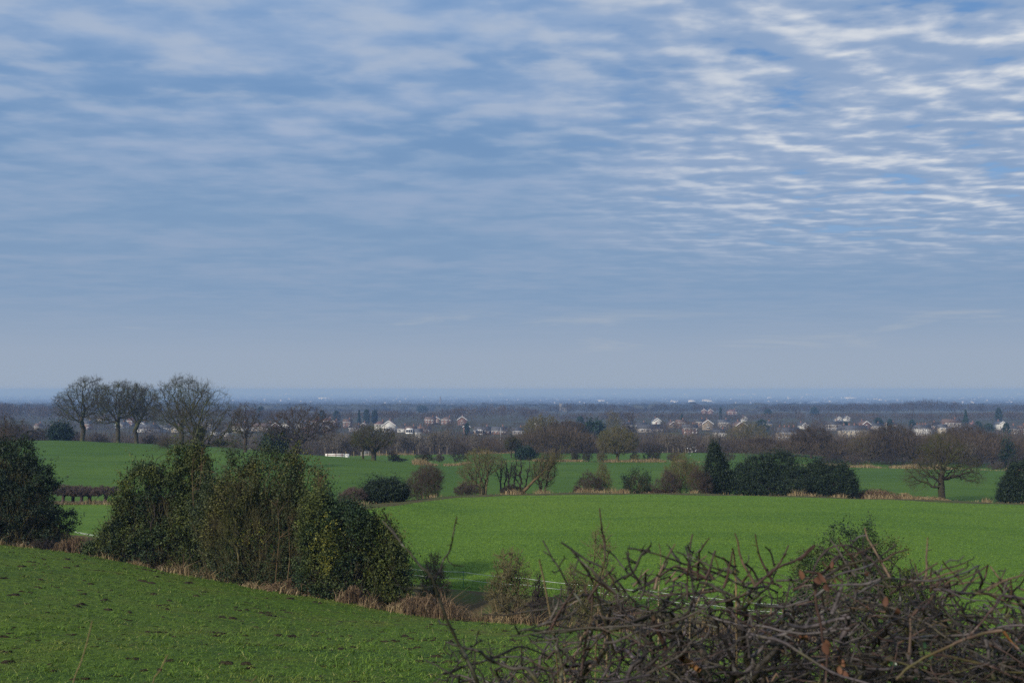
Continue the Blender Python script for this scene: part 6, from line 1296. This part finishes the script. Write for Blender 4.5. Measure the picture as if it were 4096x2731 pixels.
def dead_leaves(mp, x, y, D, n, size, label, mat='brownleaf', spread=.02, nm='withered_leaves', hang=True):
    c0 = at(*mp(x, y), D); t = empty('leaf_bunch' if n > 1 else 'ivy_leaf', c0, label, 'leaves' if n > 1 else 'leaf', 'leaves caught in the hedge')
    for _ in range(n):
        A = Acc(); V_, F_ = leafmesh(size * .5 * (.6 + .6 * g.random()), size * .13, g.normal() * .6, g); a = g.random() * 6.28; t_ = g.normal() * (.35 if hang else 1.2); ca, sa = math.cos(a), math.sin(a); ct, st_ = math.cos(t_), math.sin(t_)
        V_ = V_ @ np.array([[ct, 0, st_], [0, 1, 0], [-st_, 0, ct]]).T @ np.array([[ca, -sa, 0], [sa, ca, 0], [0, 0, 1]]).T
        A.add(V_ + g.normal(size=3) * spread, F_, g.random()); link('leaf', A.mesh('leaf', M[mat], True), t)
    return t
dead_leaves(RD, 150, 450, 2.22, 5, .062, 'large bunch of rusty withered leaves left of the arching cane'); dead_leaves(RD, 460, 320, 2.3, 4, .035, 'small pinkish withered leaves under the arching cane')
dead_leaves(RD, 870, 600, 2.25, 4, .05, 'withered leaf bunch right of the arching cane'); dead_leaves(RD, 290, 1130, 2.2, 2, .06, 'hanging orange withered leaf below the rusty bunch', spread=.008); dead_leaves(RD, 360, 1330, 2.3, 6, .05, 'dark purplish withered leaves near the bottom of the hedge')
dead_leaves(RD, 200, 1130, 2.3, 4, .05, 'dark red withered leaves in the middle of the hedge'); dead_leaves(RB, 1800, 1130, 2.5, 3, .04, 'greenish withered leaves in the left part of the hedge'); dead_leaves(RC, 900, 490, 2.4, 3, .03, 'tiny pinkish leaf remains at the top of the hedge')
dead_leaves(RD, 2220, 1040, 2.4, 5, .05, 'dark glossy ivy leaves at the right edge of the hedge', 'ivyleaf', .03, 'ivy_leaf', False); dead_leaves(RD, 1150, 1460, 2.4, 5, .05, 'dark glossy ivy leaves at the bottom of the hedge', 'ivyleaf', .03, 'ivy_leaf', False); dead_leaves(RD, 1380, 1255, 2.2, 1, .03, 'single small ivy leaf by the long tan stick', 'ivyleaf', .003, 'ivy_leaf', False)
dead_leaves(RC, 1830, 760, 2.6, 3, .03, 'little green leaves in the middle of the hedge', 'ivyleaf', .02, 'ivy_leaf', False)
# hanging vine through the rusty leaves
P_, L_ = smooth_path(np.array([at(*RD(*q), 2.24) for q in [(160, 480), (170, 600), (180, 740), (210, 880), (235, 1000), (245, 1120), (290, 1250), (280, 1568)]]), 40); V_, F_ = tube(P_, np.linspace(.0035, .002, 40), 6); A = Acc(); A.add(V_ - P_[0], F_, .75)
tag(link('vine', A.mesh('vine', M['hawthorn'], True), loc=P_[0]), 'reddish dead vine hanging from the rusty leaf bunch', 'vine')

# ------------------------------------------------------------------ sun, sky, air, camera
SUN_EL, SUN_AZ = 27.0, 222.0          # azimuth clockwise from +Y: behind the photographer, to the left
el, az = R(SUN_EL), R(SUN_AZ)
to_sun = Vector((math.sin(az) * math.cos(el), math.cos(az) * math.cos(el), math.sin(el)))
sl = bpy.data.lights.new('sun', 'SUN'); sl.energy = 4.2; sl.angle = R(2.5); sl.color = (1.0, .91, .78)
so = bpy.data.objects.new('sun', sl); COL.objects.link(so)
so.rotation_euler = to_sun.to_track_quat('Z', 'Y').to_euler(); so.location = (-30, -30, 40)

W = bpy.data.worlds.new('World'); SC.world = W; W.use_nodes = True
nt = W.node_tree; bg = nt.nodes['Background']; bg.inputs['Strength'].default_value = .1
sky = N(nt, 'ShaderNodeTexSky'); sky.sky_type = 'NISHITA'; sky.sun_disc = False
sky.sun_elevation = el; sky.sun_rotation = az; sky.air_density = 1.0; sky.dust_density = .6; sky.altitude = 80
tc = N(nt, 'ShaderNodeTexCoord'); sp = N(nt, 'ShaderNodeSeparateXYZ'); nt.links.new(tc.outputs['Generated'], sp.inputs[0])
X_, Y_, Z_ = sp.outputs
zc = math_(nt, 'MAXIMUM', Z_, 0.0)
zz = math_(nt, 'ADD', zc, .045)
px_, py_ = math_(nt, 'DIVIDE', X_, zz), math_(nt, 'DIVIDE', Y_, zz)
cv = N(nt, 'ShaderNodeCombineXYZ'); nt.links.new(px_, cv.inputs[0]); nt.links.new(py_, cv.inputs[1])
CV = cv.outputs[0]
# layer 1: broad soft swells of the stratus sheet, layer 2: the rippled altocumulus rows
sheet = noise(nt, CV, 1.6, 4, .5, .2, stretch=(.6, 1.0, 1))
rip = noise(nt, CV, 4.9, 5, .46, .1, stretch=(.85, 1.05, 1))
ofs = N(nt, 'ShaderNodeVectorMath'); ofs.operation = 'ADD'; nt.links.new(CV, ofs.inputs[0]); ofs.inputs[1].default_value = (.015, -.045, 0)
ripo = noise(nt, ofs.outputs[0], 4.9, 5, .46, .1, stretch=(.85, 1.05, 1))
relief = math_(nt, 'SUBTRACT', rip, ripo)
rip2 = noise(nt, CV, 13.0, 6, .55, .1, stretch=(.7, 1.05, 1))
elev = zc
base = ramp(nt, [(0, (.335, .405, .505)), (.035, (.32, .395, .51)), (.09, (.225, .338, .505)), (.17, (.210, .335, .52)), (.27, (.208, .338, .55)), (.38, (.215, .35, .585)), (.6, (.42, .50, .66)), (1, (.52, .58, .68))], elev)  # top stops, above the view, made brighter to light the ground
light = ramp(nt, [(0, (.42, .45, .54)), (.1, (.36, .42, .55)), (.25, (.345, .44, .62)), (.4, (.40, .50, .66)), (1, (.62, .67, .75))], elev)
dark_ = ramp(nt, [(0, (.31, .37, .50)), (.1, (.20, .30, .47)), (.25, (.155, .285, .50)), (.4, (.15, .29, .54)), (1, (.3, .4, .6))], elev)
low = smooth01(nt, elev, .02, .14)
hi = smooth01(nt, elev, .13, .26)
s1 = smooth01(nt, math_(nt, 'ADD', math_(nt, 'MULTIPLY', sheet, .55), math_(nt, 'ADD', math_(nt, 'MULTIPLY', rip, .3), math_(nt, 'MULTIPLY', rip2, .15))), .40, .66)
c = mixc(nt, math_(nt, 'MULTIPLY', s1, math_(nt, 'ADD', math_(nt, 'MULTIPLY', low, .42), math_(nt, 'MULTIPLY', hi, .4))), base, light)
d1 = smooth01(nt, math_(nt, 'ADD', math_(nt, 'MULTIPLY', sheet, .5), math_(nt, 'MULTIPLY', rip, .5)), .52, .32)
c = mixc(nt, math_(nt, 'MULTIPLY', d1, math_(nt, 'ADD', math_(nt, 'MULTIPLY', low, .25), math_(nt, 'MULTIPLY', hi, .5))), c, dark_)
# right-hand side: broken sunlit puffs with blue between
right = math_(nt, 'MULTIPLY', smooth01(nt, math_(nt, 'ADD', X_, math_(nt, 'MULTIPLY', elev, .35)), .06, .36), smooth01(nt, elev, .10, .19))
puff = math_(nt, 'ADD', math_(nt, 'MULTIPLY', rip, .76), math_(nt, 'MULTIPLY', rip2, .24))
pl_ = math_(nt, 'ADD', puff, math_(nt, 'MULTIPLY', relief, .9))
pm0 = smooth01(nt, pl_, .36, .62)
pm = smooth01(nt, pl_, .50, .80)
edge = smooth01(nt, math_(nt, 'ADD', math_(nt, 'ADD', X_, elev), math_(nt, 'MULTIPLY', sheet, .9)), .62, 1.18)
gap = smooth01(nt, math_(nt, 'ADD', puff, math_(nt, 'MULTIPLY', sheet, .3)), .575, .46)
c = mixc(nt, math_(nt, 'MULTIPLY', right, .68), c, (.275, .38, .565))
wsp = noise(nt, tc.outputs['Generated'], 5.0, 6, .55, .4, stretch=(1, 1, 9))
wm = math_(nt, 'MULTIPLY', math_(nt, 'MULTIPLY', smooth01(nt, elev, .03, .05), smooth01(nt, elev, .085, .06)), smooth01(nt, wsp, .54, .70))
c = mixc(nt, math_(nt, 'MULTIPLY', wm, .55), c, (.45, .485, .53))
blue = mixc(nt, .5, (.055, .235, .60), mixc(nt, 1.0, sky.outputs[0], (.1, .1, .1), 'MULTIPLY'))
c = mixc(nt, math_(nt, 'MULTIPLY', math_(nt, 'MULTIPLY', gap, right), .85), c, blue)
c = mixc(nt, math_(nt, 'MULTIPLY', pm0, math_(nt, 'MULTIPLY', right, .75)), c, (.40, .485, .635))
c = mixc(nt, math_(nt, 'MULTIPLY', pm, math_(nt, 'MULTIPLY', right, math_(nt, 'ADD', .45, math_(nt, 'MULTIPLY', edge, .55)))), c, (.72, .745, .78))
left = math_(nt, 'MULTIPLY', math_(nt, 'MULTIPLY', smooth01(nt, X_, .35, .0), smooth01(nt, elev, .17, .32)), smooth01(nt, math_(nt, 'ADD', rip, math_(nt, 'MULTIPLY', relief, .4)), .42, .72))
c = mixc(nt, math_(nt, 'MULTIPLY', left, .42), c, (.46, .52, .62))
c10 = mixc(nt, 1.0, c, (10.0, 10.0, 10.0), 'MULTIPLY')
nt.links.new(c10, bg.inputs['Color'])

hm = bpy.data.materials.new('haze'); hm.use_nodes = True; ht = hm.node_tree
ht.nodes.remove(ht.nodes['Principled BSDF'])
pv = ht.nodes.new('ShaderNodeVolumePrincipled'); pv.inputs['Color'].default_value = (.205, .33, .62, 1); pv.inputs['Absorption Color'].default_value = (.5, .5, .5, 1); pv.inputs['Density'].default_value = 4.2e-4
pv.inputs['Anisotropy'].default_value = .0
ht.links.new(pv.outputs[0], ht.nodes['Material Output'].inputs['Volume'])
V, Fq = box('haze', -90000, 90000, -60, 63000, -108, 5.5)
tag(link('haze', mesh('haze', V, Fq, hm)), kind='stuff')

cam = bpy.data.cameras.new('camera'); co = bpy.data.objects.new('camera', cam); COL.objects.link(co); SC.camera = co
cam.sensor_width = 36; cam.lens = 35; cam.clip_start = .05; cam.clip_end = 200000
co.rotation_euler = (R(90) + TH, 0, 0)
cam.dof.use_dof = True; cam.dof.focus_distance = 90; cam.dof.aperture_fstop = 8
SC.view_settings.view_transform = 'Standard'; SC.view_settings.look = 'None'; SC.view_settings.exposure = 0; SC.view_settings.gamma = 1
SC.cycles.use_denoising = False; SC.cycles.max_bounces = 4; SC.cycles.diffuse_bounces = 2; SC.cycles.glossy_bounces = 1
SC.cycles.volume_bounces = 1; SC.cycles.transmission_bounces = 1; SC.cycles.transparent_max_bounces = 4
SC.cycles.use_adaptive_sampling = False; SC.cycles.adaptive_threshold = .02
SC.cycles.caustics_reflective = False; SC.cycles.caustics_refractive = False; SC.cycles.sample_clamp_indirect = 3; SC.cycles.sample_clamp_direct = 5
